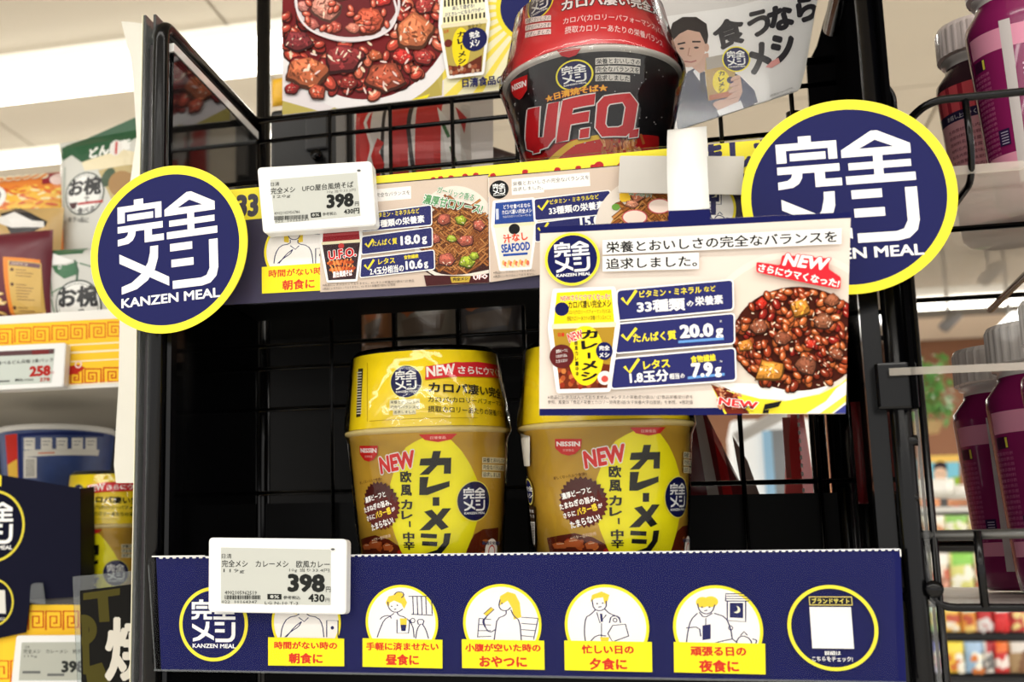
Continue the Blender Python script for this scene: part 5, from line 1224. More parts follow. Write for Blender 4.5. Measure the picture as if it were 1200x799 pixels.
def bowlmark(A, x, y, r, s=1.0, tail=True):
    A.circ(x, y, r, (60, 74, 66), 40); A.circ(x, y, r * .93, (246, 246, 242), 40); A.circ(x, y, r * .86, (70, 84, 76), 40, inner=.97)
    A.text('お椀', (x - r * .78, y - r * .28), r * .86, (40, 40, 42), r=(x + r * .82, y - r * .38), bold=.07)
    A.text('で', (x + r * .02, y + r * .3), r * .26, (40, 40, 42), r=(x + r * .25, y + r * .27), bold=.03)
    A.poly([(x - r * .76, y + r * .42), (x - r * .3, y + r * .4), (x - r * .4, y + r * .68), (x - r * .62, y + r * .7)], (70, 22, 26)); A.poly([(x - r * .3, y + r * .44), (x + r * .9, y + r * .3), (x + r * .9, y + r * .42), (x - r * .3, y + r * .54)], (190, 50, 50))
    A.text('食べる', (x - r * .3, y + r * .82), r * .3, (40, 40, 42), r=(x + r * .5, y + r * .7), bold=.04)
def w_l2(A):
    A.setclip([(74, 175), (176, 130), (180, 380), (76, 380)])
    A.poly([(70, 196), (90, 186), (104, 196), (120, 200), (180, 150), (180, 130), (70, 168)], (46, 92, 62)); A.poly([(104, 196), (150, 180), (176, 184), (180, 200), (108, 206)], (238, 226, 190))
    A.text('どん兵衛', (112, 186), 14, (246, 246, 240), r=(158, 172), bold=.08); A.ell(142, 178, 7, 10, (240, 236, 230), n=20); A.line([(142, 170), (143, 186)], 2.4, (200, 60, 60))
    A.poly([(124, 206), (170, 196), (170, 240), (140, 240)], (196, 176, 120)); A.ell(136, 214, 7, 12, (60, 84, 56), n=14, rot=.4); A.ell(152, 222, 16, 16, (170, 130, 76), n=18)
    bowlmark(A, 108, 233, 25); A.text('もう1品に', (88, 262), 6, (50, 54, 54), r=(114, 264), bold=.02); A.line([(82, 200), (80, 300), (82, 372)], 2, (176, 186, 178))
    A.setclip(None)
def w_l1(A):
    A.poly([(-30, 225), (82, 212), (82, 300), (-30, 310)], (236, 140, 60)); A.ell(44, 240, 34, 16, (250, 196, 70), n=22, jag=.1)
    rn = random.Random(3)
    for k in range(70): x = rn.uniform(8, 78); y = rn.uniform(222, 262); A.ell(x, y, rn.uniform(3, 8), rn.uniform(1, 2.2), rn.choice([(252, 214, 90), (232, 120, 60), (250, 236, 180), (220, 96, 44), (244, 170, 60)]), rot=rn.uniform(-.6, .4), n=8)
    A.poly([(54, 204), (80, 202), (80, 216), (56, 220)], (150, 40, 52)); A.ell(72, 212, 9, 8, (246, 220, 214), n=16)
    for k in range(6): A.ell(4 + k * 10, 212 - k * .8, 6.4, 4.4, (252, 244, 214), n=12, rot=.4); A.ell(4 + k * 10, 212 - k * .8, 5, 2.8, (240, 140, 40), n=12, rot=.5 - k * .3)
    A.ell(0, 236, 17, 14, (246, 246, 244), n=28); A.line([(-6, 232), (2, 230), (0, 242)], 2, (60, 60, 64)); A.line([(5, 228), (10, 233), (8, 240)], 2, (60, 60, 64))
    A.poly([(10, 254), (30, 250), (60, 258), (82, 268), (82, 290), (10, 290)], (44, 42, 46)); A.poly([(60, 262), (82, 250), (82, 300), (66, 300)], (232, 130, 40))
def w_l3(A):
    A.poly([(4, 252), (24, 244), (60, 262), (56, 284), (20, 278)], (52, 50, 52)); A.poly([(-6, 262), (20, 250), (44, 262), (56, 262), (58, 270), (20, 270)], (242, 240, 236)); A.poly([(40, 280), (62, 266), (62, 296), (46, 296)], (216, 180, 120))  # white patch in the ink imitates glare on the film
def w_l4(A):
    A.poly([(12, 305), (52, 307), (56, 385), (18, 385)], (240, 140, 40)); A.poly([(18, 309), (53, 311), (56, 385), (22, 385)], (222, 184, 100))
    A.poly([(20, 310), (52, 312), (52, 317), (20, 315)], (120, 84, 96)); A.text('調理方法', (22, 312.6), 3.6, (230, 210, 190), r=(40, 313.6))
    for k, (y, n) in enumerate(((320, 3), (337, 6), (363, 2))):
        A.ell(23, y, 2, 2, (90, 50, 40), n=12)
        for j in range(n): A.line([(27, y + j * 3.4), (38 + (j * 7 % 9), y + .3 + j * 3.4)], .9, (140, 96, 60))
    A.circ(-8, 328, 17, (238, 226, 222), 28); A.circ(-8, 328, 14, (110, 60, 70), 28, inner=.9); A.text('ん', (-9, 328), 13, (110, 50, 60), r=(3, 328), bold=.05)
    rn = random.Random(8)
    for k in range(22): A.ell(rn.uniform(-14, 12), rn.uniform(345, 372), 5, 1.6, rn.choice([(240, 200, 120), (226, 160, 80), (250, 226, 170)]), rot=rn.uniform(-.5, .7), n=8)
def w_l5(A):
    A.poly([(56, 294), (104, 291), (102, 300), (62, 301)], (60, 108, 74)); A.poly([(64, 313), (84, 314), (98, 310), (96, 325), (82, 330), (70, 322)], (56, 112, 74)); A.circ(75.5, 316, 2.6, (236, 240, 236), 16, inner=.6); A.line([(94, 308), (98, 320), (96, 334)], 2.4, (50, 92, 64))
    for p in ([(62, 320), (66, 350)], [(64, 346), (80, 340)], [(100, 312), (122, 318)], [(64, 352), (68, 372)]): A.line(p, 1.6, (90, 128, 100))
    A.poly([(58, 300), (66, 312), (84, 312), (92, 309), (60, 296)], (246, 246, 244)); bowlmark(A, 97, 360, 29)
G_ = 'noodle packs on the left shelf'
pouch('noodle_pack', 'tall white and green pack with large lettering between badge and orange pack', 'noodle pack', (78, 158, 182, 376), 0.50, (216, 216, 208), w_l2, 0.022, group=G_, seed=21, roll=-4)
pouch('noodle_pack', 'orange pack with a printed heap of noodles at the upper left edge', 'noodle pack', (-45, 207, 79, 372), 0.54, (226, 130, 60), w_l1, 0.022, group=G_, seed=22)
pouch('noodle_pack', 'crumpled black and tan pack above the maroon pack, white glare painted on top', 'noodle pack', (-40, 246, 64, 372), 0.47, (206, 172, 112), w_l3, 0.016, group=G_, seed=23, wr=0.0012, roll=3)
pouch('noodle_pack', 'maroon pack with an orange bordered instruction panel on left shelf', 'noodle pack', (-45, 274, 58, 375), 0.425, (104, 34, 48), w_l4, 0.016, group=G_, seed=24, wr=0.0006)
pouch('noodle_pack', 'short white pack with green fish-shaped print touching the left round badge', 'noodle pack', (57, 292, 138, 376), 0.43, (212, 212, 206), w_l5, 0.014, group=G_, seed=25, wr=0.0006)

# blue bowl
Yb = 0.50; l_, r__ = at(4, 508, Yb), at(131, 508, Yb); cxb = (l_.x + r__.x) / 2; rb_ = (r__.x - l_.x) / 2; zb_ = l_.z
zlo = zs2 + 0.0005; bb_ = thing('blue_bowl', 'blue noodle bowl with white label band standing on the lower left shelf', 'instant food cup', (cxb, Yb, zlo))
zmid = shz(60, 600, Yb)
cone = Cone(cxb, Yb, zlo, rb_ * .66, zb_ - 0.004, rb_ * .97)
lathe('bowl_body', [(0, zlo), (rb_ * .66, zlo), (rb_ * .97, zb_ - 0.004)], (cxb, Yb), mat('blue_bowl', (52, 74, 132), rough=0.4, noise=.5, nscale=70), bb_, seg=120)
lathe('bowl_rim', [(rb_ * .97, zb_ - 0.005), (rb_, zb_ - 0.003), (rb_, zb_), (rb_ * .97, zb_ + 0.001), (0, zb_ + .0012)], (cxb, Yb), mat('white_rim', (222, 220, 214), rough=0.4), bb_, seg=96)
A = Art(cone, h0=.0001); A.sec('label_print')
A.poly([(6, 510), (20, 508), (22, 590), (12, 590)], (196, 50, 40)); A.poly([(9, 545), (20, 538), (22, 590), (12, 590)], (226, 180, 70)); A.line([(23, 508), (25, 590)], 4, (34, 44, 96))
A.poly([(24, 508), (122, 508), (121, 512), (24, 512)], (34, 44, 96))
for x in (28, 48, 66, 84, 100): A.poly([(x, 513), (x + 13, 513), (x + 13, 527), (x, 527)], (222, 218, 208)); A.line([(x + 2, 517), (x + 11, 517)], .8, (110, 110, 120)); A.line([(x + 2, 521), (x + 9, 521)], .8, (110, 110, 120))
A.poly([(28, 528), (116, 527), (115, 534), (28, 536)], (214, 210, 200)); A.line([(45, 531), (64, 530.5)], 1.6, (206, 110, 70)); A.poly([(28, 536), (43, 536), (43, 560), (28, 560)], (222, 218, 208))
for k in range(9): A.line([(30, 539 + k * 2.3), (41, 539 + k * 2.3)], .9, (50, 50, 60))
A.build(bb_)

# navy carton with emblems
PN = Plane(at(40, 640, 0.334))
nb = thing('navy_carton', 'dark navy carton with two yellow rings at the lower left edge', 'carton', at(40, 745, 0.334))
board('carton_front', PN, [(-30, 551), (94, 572), (94.5, 699), (35, 703), (30, 741), (-30, 754)], 0.0015, mat('dark_navy_board', (13, 14, 36), rough=0.5, spec=.08), nb)
c0_ = at(-30, 551, .334); c1_ = at(94, 572, .334); c2_ = at(94, 697, .334)
mesh('carton_side', [(c1_.x, .3355, c1_.z), (c1_.x, .365, c1_.z + .004), (c2_.x, .365, c2_.z), (c2_.x, .3355, c2_.z), (c1_.x - .001, .3355, c1_.z), (c1_.x - .001, .365, c1_.z + .004), (c2_.x - .001, .365, c2_.z), (c2_.x - .001, .3355, c2_.z)], [(0, 3, 2, 1), (4, 5, 6, 7), (0, 1, 5, 4), (3, 7, 6, 2)], DARK, nb)
A = Art(PN); A.sec('emblem'); A.logo(-9, 616.5, 42.5, ring=(226, 210, 70), disc=(13, 14, 36), inner=.93); A.sec('second_ring'); A.circ(-9, 706, 28.5, (226, 210, 70), 48, inner=.92); A.sec('blank_label'); A.poly([(-6, 691), (6, 691.5), (7, 719), (-6, 718)], (226, 224, 216)); A.text('詳細は', (-8, 725), 3.5, WHT, r=(6, 725)); A.poly([(-4, 553), (2, 558), (1.4, 570), (-4, 568)], (246, 226, 60))
A.build(nb)
lip = thing('clear_divider', 'small clear plastic divider corner on the lower left shelf edge', 'shelf divider', at(43, 700, .330))
board('divider_sheet', Plane(at(43, 700, .330)), [(35, 706), (36, 686), (40, 683), (50, 683), (52.5, 702), (53, 708)], 0.001, CLEARH, lip)

# small cup on the left shelf
lc = at(141, 614, 0.425)
cupC = copy_tree(cupA, (lc.x, 0.425, lc.z - (zrim - ZB)), math.radians(-24), 'smaller-looking gold cup with yellow sleeve on the lower left shelf')
# riser that carries it, hidden by the poster holder
box('shelf_riser', (lc.x - 0.045, 0.38, zs2), (XE - 0.004, 0.47, cupC.location.z - 0.004), SHW, unit)

# tags on the left unit
def w_258(A):
    A.poly([(-12, 412.4), (64, 408.8), (63.8, 414.6), (-12, 418)], (96, 70, 72)); A.poly([(38, 410.6), (58, 409.4), (58, 415), (38, 416)], (120, 50, 52))
    A.text('で食べるどん兵衛 3食パック', (-8, 426), 4.6, (60, 60, 60), r=(63, 421.6), bold=.02); A.text('258', (35, 435.6), 12.5, (176, 44, 40), r=(60, 434), bold=.08); A.text('円', (60.6, 437), 3.4, (176, 44, 40), r=(63.4, 437)); A.text('278', (47, 445), 4.4, (176, 60, 50), r=(59, 444.4), bold=.05)
    A.text('税込', (18, 445.6), 3.4, (50, 50, 50), r=(28, 445), bold=.04); A.text('参考価格', (29, 445.4), 3, (90, 90, 90), r=(40, 444.8)); A.line([(-10, 447.6), (12, 446.6)], 2, (110, 112, 110))
pricetag([(-40, 407), (77.5, 401.6), (74.5, 453), (-40, 459)], [(-14, 412.8), (64.8, 408.8), (60.6, 445.6 + 3), (-14, 452)], YG - 0.016, 'white price tag with red 258 on the upper left shelf edge', w_258, sc=mat('price_screen_pale', (196, 204, 196), rough=.4))
def w_39(A):
    A.text('日清', (30, 758), 3, (80, 82, 80), r=(35, 758)); A.text('完全メシ　カレーメシ　欧風カレー', (28, 763), 5, (70, 72, 70), r=(112, 763), bold=.01); A.text('119g', (29, 769), 3.4, (100, 100, 98), r=(44, 769)); A.text('398', (72.5, 781), 14, (50, 52, 50), r=(100, 781), bold=.07)
    A.line([(27, 787.5), (48, 787.5)], 3, (110, 112, 110)); A.line([(56, 790.5), (76, 790.5)], 3, (110, 112, 110))
pricetag([(19.5, 744.6), (122, 744), (122, 812), (12, 812)], [(26, 752.6), (112, 752), (112, 797), (22.6, 797)], YG - 0.022, 'white price tag partly hidden by the black holder at lower left', w_39, sc=mat('price_screen_dull', (178, 180, 168), rough=.4))

# black advert card in a clear sleeve
PB = Plane(at(125, 740, 0.17))
ad = thing('card_sleeve', 'black card with one large white character in a clear sleeve at lower left', 'sign', at(125, 799, 0.17))
board('black_card', PB, [(94, 692), (166, 683), (167, 812), (96, 812)], 0.0006, mat('black_card', (22, 21, 18), rough=.45, spec=.08), ad, h=0.0008)
board('clear_sleeve', PB, [(85, 675.5), (164, 668), (167, 812), (91, 812)], 0.0006, CLEARH, ad)
A = Art(PB, h0=0.0009, dh=4e-6); A.sec('lettering')
OL = (78, 72, 30)
A.poly([(98, 695), (141, 689), (141, 697), (127, 699), (129, 728), (117, 729), (115, 701), (98, 703)], OL, r=.001); A.setclip([(95, 692), (166, 683), (167, 812), (97, 812)]); A.circ(98, 738, 18, OL, 30, inner=.45); A.poly([(96, 722), (104, 722), (106, 790), (98, 790)], OL); A.poly([(100, 782), (120, 776), (130, 800), (104, 806)], OL)
A.text('焼', (123.5, 760), 76, (226, 220, 206), r=(186, 760), bold=.045)
A.setclip(None); A.build(ad)

# white sheet curling out beside the left post
sil = [(25, 142, 0.02), (45, 147, .02), (70, 153, .022), (110, 157, .024), (160, 160, .024), (230, 150, .026), (300, 143, .026), (380, 140, .026), (450, 139, .026), (490, 136.5, .026), (545, 133.5, .024), (566, 136, .02)]
psh = thing('paper_sheet', 'tall white paper sheet curling outward along the left rack post', 'paper', (XO, 0.03, 1.55))
vs = []; fs = []; NB = 7
for (py, px_, _) in sil:
    e_ = at(px_, py, 0.16); i_ = at(170, py + (10 if py < 60 else 0), 0.03); i_.x = XO - 0.0016
    for k in range(NB): t_ = k / (NB - 1); p = e_.lerp(i_, t_); p.x += 0.004 * sin(t_ * pi); p.z = e_.z * (1 - t_) + i_.z * t_; vs.append(p)
n_ = len(vs); vs += [v + Vector((0.0004, 0, 0)) for v in vs]
for j in range(len(sil) - 1):
    for k in range(NB - 1): a = j * NB + k; fs += [(a, a + 1, a + NB + 1, a + NB), (n_ + a, n_ + a + NB, n_ + a + NB + 1, n_ + a + 1)]
mesh('curled_paper', vs, fs, mat('thick_white_paper', (240, 238, 226), rough=.55), psh, smooth=True)
# ------------------------------------------------------------------ wire rack with magenta bottles on the right
zu = at(1160, 192, 0.0).z
RK = thing('wire_rack', 'black wire basket rack holding magenta bottles at the right edge', 'wire rack', (0.25, 0.15, 1.2))
XR1 = 0.52
LINER = bpy.data.materials.new('milky_clear_liner'); LINER.use_nodes = True; _n = LINER.node_tree; _n.nodes.clear()
_o = _n.nodes.new('ShaderNodeOutputMaterial'); _a = _n.nodes.new('ShaderNodeBsdfTransparent'); _b = _n.nodes.new('ShaderNodeBsdfTranslucent'); _c = _n.nodes.new('ShaderNodeBsdfDiffuse')
_b.inputs[0].default_value = (.86, .80, .72, 1); _c.inputs[0].default_value = (.86, .80, .72, 1)
_x = _n.nodes.new('ShaderNodeMixShader'); _y = _n.nodes.new('ShaderNodeMixShader'); _x.inputs[0].default_value = .5; _y.inputs[0].default_value = .42
_n.links.new(_b.outputs[0], _x.inputs[1]); _n.links.new(_c.outputs[0], _x.inputs[2]); _n.links.new(_a.outputs[0], _y.inputs[1]); _n.links.new(_x.outputs[0], _y.inputs[2]); _n.links.new(_y.outputs[0], _o.inputs[0])
zt1_ = at(1131, 114, 0.0).z
l0 = at(1063, 131, 0.0)
tube('basket_wire', [(l0.x, 0.05, zt1_ - 0.022), (l0.x + 0.0005, 0.012, zt1_ - 0.008), (l0.x + 0.012, 0.0, zt1_), (XR1, 0.0, zt1_)], 0.0023, BLACK, RK, 10, bend=.01)
v0 = at(1131, 116, 0.0); v1 = at(1139, 186, 0.0)
tube('basket_wire', [(v0.x, 0.0, zt1_), (v0.x + .0005, -0.001, v1.z + .004), (v0.x, 0.006, zu - 0.008), (v0.x - 0.004, 0.06, zu - 0.012), (v0.x - 0.004, 0.36, zu - 0.012)], 0.0019, BLACK, RK, 10, bend=.008)
for yy, r_ in ((0.12, .0019), (0.345, .0019)):
    tube('basket_wire', [(XR + .012, yy, zu - 0.006), (XR1, yy, zu - 0.006)], r_, BLACK, RK, 8)
tube('basket_wire', [(v0.x + 0.075, 0.06, zu - 0.012), (v0.x + 0.075, 0.37, zu - 0.012)], 0.0026, BLACK, RK, 8)
q = at(1036, 112, 0.02); tube('small_hook', [(q.x - .004, 0.02, q.z - .012), (q.x - .004, 0.02, q.z + .004), (q.x + .001, 0.02, q.z + .007), (q.x + .005, 0.02, q.z), (q.x + .005, 0.02, q.z - .012)], 0.0016, BLACK, RK, 8, bend=.004)
box('shelf_liner', (XR + 0.012, 0.004, zu - 0.0035), (XR1, 0.375, zu - 0.0025), LINER, RK)
box('liner_edge', (XR + 0.012, 0.002, zu - 0.004), (XR1, 0.004, zu + 0.001), LINER, RK)
c0 = at(1042, 436, -0.012); box('clear_cross_strip', (c0.x, -0.013, c0.z - .002), (XR1, -0.012, c0.z + .002), LINER, RK)
# lower basket
zl1 = at(1150, 622, 0.0).z; zl0 = at(1160, 712, 0.0).z; SZ = 1.4535
x_l = at(1090, 700, 0.0).x
tube('basket_wire', [(x_l - .012, 0.06, zl1 - .001), (x_l - .008, 0.0, zl1 - .002), (XR1, 0.0, zl1 + .0008)], 0.0026, STEEL, RK, 12)
tube('basket_wire', [(x_l - .004, 0.0, at(1080, 590, 0).z), (x_l, 0.0, zl0), (XR1, 0.0, zl0)], 0.0022, BLACK, RK, 10, bend=.012)
vv0 = at(1146, 640, 0.0); tube('basket_wire', [(vv0.x, -0.001, zl1), (vv0.x + .0005, -0.001, zl0)], 0.0022, BLACK, RK, 10)
tube('basket_wire', [(vv0.x + .052, -0.001, zl1), (vv0.x + .052, -0.001, zl0)], 0.0022, BLACK, RK, 10)
tube('basket_wire', [(x_l - .01, 0.3, zl1 + .004), (XR1, 0.3, zl1 + .004)], 0.0022, BLACK, RK, 8)
mesh('shelf_liner', [(x, y, z + dz) for dz in (0, -.001) for (x, y, z) in ((x_l - .004, .003, 1.4461), (XR1, .003, 1.4461), (XR1, .36, 1.4579), (x_l - .004, .36, 1.4579))], [(0, 1, 2, 3), (7, 6, 5, 4), (0, 4, 5, 1), (1, 5, 6, 2), (2, 6, 7, 3), (3, 7, 4, 0)], mat('milky_shelf_liner', (196, 188, 182), rough=.35, noise=.4, nscale=40), RK)
for (x, y, r_) in ((1094, 690, .0045), (1075, 516, .003), (1076, 583, .003)):
    k0 = at(x, y, -0.002); tube('wire_end_knob', [(k0.x - .006 if r_ < .004 else k0.x, -0.002 if r_ < .004 else -0.006, k0.z), (k0.x, -0.002, k0.z)], r_, BLACK, RK, 14)
tube('side_wire', [(XR + .011, 0.0, 1.0), (XR + .011, 0.0, 1.66)], .002, BLACK, RK, 8)

CAPM = mat('milky_clear_cap', (232, 226, 222), rough=.25, coat=.4, alpha=.85); CAPP = mat('pink_white_cap', (254, 240, 237), rough=.3, coat=.3)
MAG = mat('magenta_bottle', (134, 30, 88), rough=.25, coat=.4)
GREY = (206, 198, 196)
def bottle(label, cx, cy, z0, H, R, art, capm, body=MAG, group='lidded bottles on the right rack'):
    t = thing('lidded_bottle', label, 'bottle', (cx, cy, z0), group); c = (cx, cy); zb = z0 + H * .69; zc = z0 + H * .80
    bb0 = lathe('bottle_body', [(0, z0), (R * .66, z0), (R * .76, z0 + .003), (R * .80, z0 + .012), (R, zb), (R * .99, zb + .006), (R * .80, zc - .002), (R * .80, zc)], c, body, t, seg=120)
    lathe('bottle_neck', [(R * .80, zc - .001), (R * .78, zc + .004), (R * .86, zc + .005), (R * .86, zc + .007), (R * .78, zc + .008)], c, CAPM, t, seg=64)
    prof = [(R * .93, zc + .008), (R * .93, z0 + H - .004), (R * .89, z0 + H - .001), (R * .7, z0 + H), (0, z0 + H)]
    cp = lathe('ribbed_cap', prof, c, capm, t, seg=144, smooth=False)
    for v in cp.data.vertices:
        rr = sqrt(v.co.x ** 2 + v.co.y ** 2)
        if rr > R * .9:
            a = atan2(v.co.x, -v.co.y); k = 1 - .012 * (1 if int((a + pi) / (2 * pi) * 72) % 2 else 0); v.co.x *= k; v.co.y *= k
    cn = Cone(cx, cy, z0 + .012, R * .80, zb, R)
    A = Art(cn, h0=.0001); L = cn.RM
    def band(t0, t1, v0_, v1_, col):   # angles in degrees, heights as a share of the label
        a0, a1 = math.radians(t0) * L, math.radians(t1) * L; y0, y1 = z0 + .012 + v0_ * (zb - z0 - .012), z0 + .012 + v1_ * (zb - z0 - .012)
        A.uvpoly([(a0, y0), (a1, y0), (a1, y1), (a0, y1)], col)
    def txt(s_, t0, t1, v_, hh, col, bold=.02):
        vs_, tr_, bb_ = glyphs(s_, bold, 1); a0, a1 = math.radians(t0) * L, math.radians(t1) * L; y = z0 + .012 + v_ * (zb - z0 - .012)
        A.tri([(a0 + (x - bb_[0]) / (bb_[2] - bb_[0]) * (a1 - a0), y + (y_ - bb_[1]) / (bb_[3] - bb_[1]) * hh) for x, y_ in vs_], tr_, col, stamp=_ns.get((s_, round(bold, 4), 1), 0))
    A.sec('label_print'); art(A, band, txt); A.build(bb0, INKG)
    return t
PK = (226, 150, 176); MG = (134, 30, 88)
def art_mag(A, band, txt):
    band(-80, 80, .83, .96, PK); band(-80, 80, .10, .19, PK); band(-38, -27, 0, 1.0, GREY)
    band(-78, -60, .74, .81, (60, 20, 50)); band(-64, -61, .745, .805, (226, 210, 80))
    for k in range(17): txt('栄養成分表示原材料名'[k % 5:k % 5 + 5], -82, -56, .70 - k * .032, .0022, (184, 96, 140), .01)
    band(-56, -42, .24, .34, (44, 24, 64)); 
    for k in range(5): band(-53, -44, .25 + k * .017, .256 + k * .017, (180, 170, 190))
    LC = (236, 190, 214)
    for k in range(3): band(-20, 26 - 9 * (k % 2), .70 - k * .03, .712 - k * .03, LC)
    for k in range(12): band(-18 + 4 * (k % 4), -16 + 4 * (k % 4), .60 - .04 * (k // 4), .615 - .04 * (k // 4), LC)
    for (a_, b_) in (((-18, .42), (-2, .42)), ((-18, .42), (-10, .50)), ((-10, .50), (-2, .42))): band(min(a_[0], b_[0]), min(a_[0], b_[0]) + 1.4, min(a_[1], b_[1]), max(a_[1], b_[1]) + .008, LC) if a_[1] != b_[1] else band(a_[0], b_[0], a_[1], a_[1] + .01, LC)
    band(14, 15, .45, .60, (240, 220, 230)); band(24, 25, .45, .60, (240, 220, 230)); band(14, 25, .45, .46, (240, 220, 230)); band(14, 25, .59, .60, (240, 220, 230))
H_ = at(1171, 412, .22).z - SZ
for (px, py, Y, lb) in ((1190, 500, .215, 'magenta bottle farthest left in the lower wire basket'), (1236, 480, .130, 'magenta bottle in the middle of the lower wire basket'), (1288, 470, .045, 'magenta bottle nearest the right frame edge in the lower basket')):
    c = at(px, py, Y); bottle(lb, c.x, Y, 1.4466 + .033 * (Y + .03), H_ + (SZ - 1.4466 - .033 * Y), .0375, art_mag, CAPM)
def art_pink(A, band, txt):
    band(-90, 90, -.02, .80, (236, 172, 180)); band(-90, 90, .80, 1.0, (240, 96, 104))
    for k in range(9): band(-84 + k * 18, -78 + k * 18, .80, 1.0, (180, 50, 66))
    band(-90, 90, .74, .81, (48, 40, 72)); txt('お召し上がりください', -70, -10, .755, .0034, (226, 220, 226), .02)
    for k in range(14): txt('名称原材料名内容量賞味期限保存方法製造者'[k % 6:k % 6 + 9], -72, -14, .66 - k * .046, .0026, (150, 80, 92), .012)
zU = zu + .002
t1c = at(1163, 120, .20); HU = at(1160, 30, .20).z - zU
bottle('pale pink lidded bottle with red stripes in the upper basket', t1c.x, .20, zU, HU, .0345, art_pink, CAPP, mat('dark_pink_bottle', (70, 44, 52), rough=.25, coat=.4))
t2c = at(1211, 110, .115)
bottle('magenta bottle with white cap beside the pale pink one in upper basket', t2c.x, .115, zU, HU + .010, .0350, art_mag, CAPP)
# ------------------------------------------------------------------ the shop around: ceiling, floor, walls, lights, far shelves
CB = mat('ceiling_board_paint', (222, 213, 196), rough=.85, noise=.06, nscale=3)
structure(box('ceiling', (-9, -5, CEIL + .012), (9, 7.9, CEIL + .05), mat('ceiling_void', (150, 140, 122), rough=.9)))
ceil = bpy.data.objects['ceiling']
me = None
for i in range(-5, 5):
    for j in range(0, 9):
        x = i * 0.92 + 0.3; y = 1.5 + j * .72
        if me is None:
            o = box('ceiling_board', (-.4555, -.3555, 0), (.4555, .3555, .011), CB, None); me = o.data
        else: o = bpy.data.objects.new('ceiling_board', me); COL.objects.link(o)
        o.parent = ceil; o.location = (x, y, CEIL)
structure(box('floor', (-9, -5, -.05), (9, 7.9, 0), mat('shop_floor', (226, 222, 214), rough=.25, noise=.1, nscale=2)))
structure(box('wall_back', (-9, 7.7, 0), (9, 7.8, CEIL + .01), mat('brown_wall', (128, 84, 56), rough=.7, noise=.1, nscale=1.5)))
TUBE = mat('lit_fluorescent_tube', (255, 255, 255), emit=(255, 251, 240), estr=5.0); FIX = mat('white_fixture', (240, 238, 230), rough=.4, emit=(255, 250, 235), estr=.45)
fi = 0
for (ly, wd, lab) in ((2.41, .22, 'broad bright row at upper left'), (3.05, .05, 'thin row further off at left'), (6.42, .5, 'far row above the brown wall')):
    xs = (-1.8,) if ly < 4 else (1.2,)
    for x in xs:
        t = thing('ceiling_light', 'long white fluorescent light on the ceiling, ' + lab, 'ceiling light', (x, ly, CEIL), 'ceiling lights')
        box('light_housing', (x - 1.19, ly - wd / 2, CEIL - .03), (x + 1.19, ly + wd / 2, CEIL - .0005), FIX, t)
        for s_ in ((-1, 1) if wd > .1 else (0,)): tube('light_tube', [(x - 1.17, ly + s_ * wd * .27, CEIL - .042), (x + 1.17, ly + s_ * wd * .27, CEIL - .042)], min(.03, wd * .22), TUBE, t, 10)
# rail and spot lamps under the far ceiling
rl = tag(tube('track_rail', [(.9, 5.9, at(1120, 366, 5.9).z), (2.2, 5.9, at(1120, 366, 5.9).z)], .02, mat('grey_rail', (120, 112, 104), rough=.5), None, 8), 'thin dark rail under the far ceiling lights', 'rail')
for i, (x, y, Y, col, on, lb) in enumerate(((1159, 323, 4.4, (60, 60, 62), 0, 'small dark spot lamp hanging below the upper bottle basket'), (1112, 378, 5.0, (120, 118, 118), 0, 'dim grey spot lamp beside the right post'), (1184, 385, 5.0, (240, 240, 236), 1, 'white glowing spot lamp right of the grey one'))):
    c = at(x, y, Y); t = thing('spot_lamp', lb, 'lamp', c, 'spot lamps')
    m_ = mat('spot_lamp_shell_%s' % ('lit' if on else 'dark'), col, rough=.4, emit=(255, 252, 244) if on else None, estr=2.5 if on else 0)
    tube('lamp_stem', [(c.x, Y, CEIL), (c.x, Y, c.z + .03)], .007, mat('stem_grey', (110, 106, 100)), t, 8)
    tube('lamp_head', [(c.x + .03, Y - .02, c.z + .03), (c.x - .03, Y - .05, c.z - .03)], (.04 if on else .022), m_, t, 14)
# plant and lamp glow on the brown wall
pc = at(1076, 455, 5.6)
pl = thing('hanging_plant', 'green leafy plant lit in front of the brown wall', 'plant', pc)
rnd = random.Random(12); vs = []; fs = []
for k in range(240):
    a = rnd.uniform(0, 6.28); r_ = .13 * sqrt(rnd.random()); cz = rnd.uniform(-.15, .13); x0 = pc.x + r_ * cos(a); y0 = pc.y + r_ * sin(a); z0 = pc.z + cz
    d = Vector((rnd.uniform(-1, 1), rnd.uniform(-1, 1), rnd.uniform(-1, .6))).normalized() * .06; w = d.cross(Vector((0, 0, 1))).normalized() * .018; b = len(vs); p = Vector((x0, y0, z0))
    vs += [p, p + d * .5 + w, p + d, p + d * .5 - w]; fs.append((b, b + 1, b + 2, b + 3))
o = mesh('foliage', vs, fs, mat('plant_leaf', (110, 170, 90), rough=.5), pl); o['kind'] = 'stuff'
tube('hanging_cord', [(pc.x, pc.y, pc.z), (pc.x, pc.y, CEIL)], .004, mat('cord_tan', (150, 130, 100)), pl, 6)
mesh('basket', [Vector((pc.x + .09 * cos(2 * pi * k / 12) * s_, pc.y + .09 * sin(2 * pi * k / 12) * s_, pc.z - .15 - .08 * (1 - s_) * 2)) for s_ in (1, .7) for k in range(12)], [(k, (k + 1) % 12, 12 + (k + 1) % 12, 12 + k) for k in range(12)] + [tuple(range(23, 11, -1))], mat('basket_tan', (190, 160, 110)), pl)
sp = bpy.data.lights.new('wall_spot', 'SPOT'); sp.energy = 260; sp.spot_size = 1.2; sp.spot_blend = .8; sp.color = (1, .84, .6); sp.shadow_soft_size = .1
so = bpy.data.objects.new('wall_spot', sp); COL.objects.link(so); so.location = (pc.x + .1, 7.0, 2.75); so.rotation_euler = (math.radians(20), 0, 0)

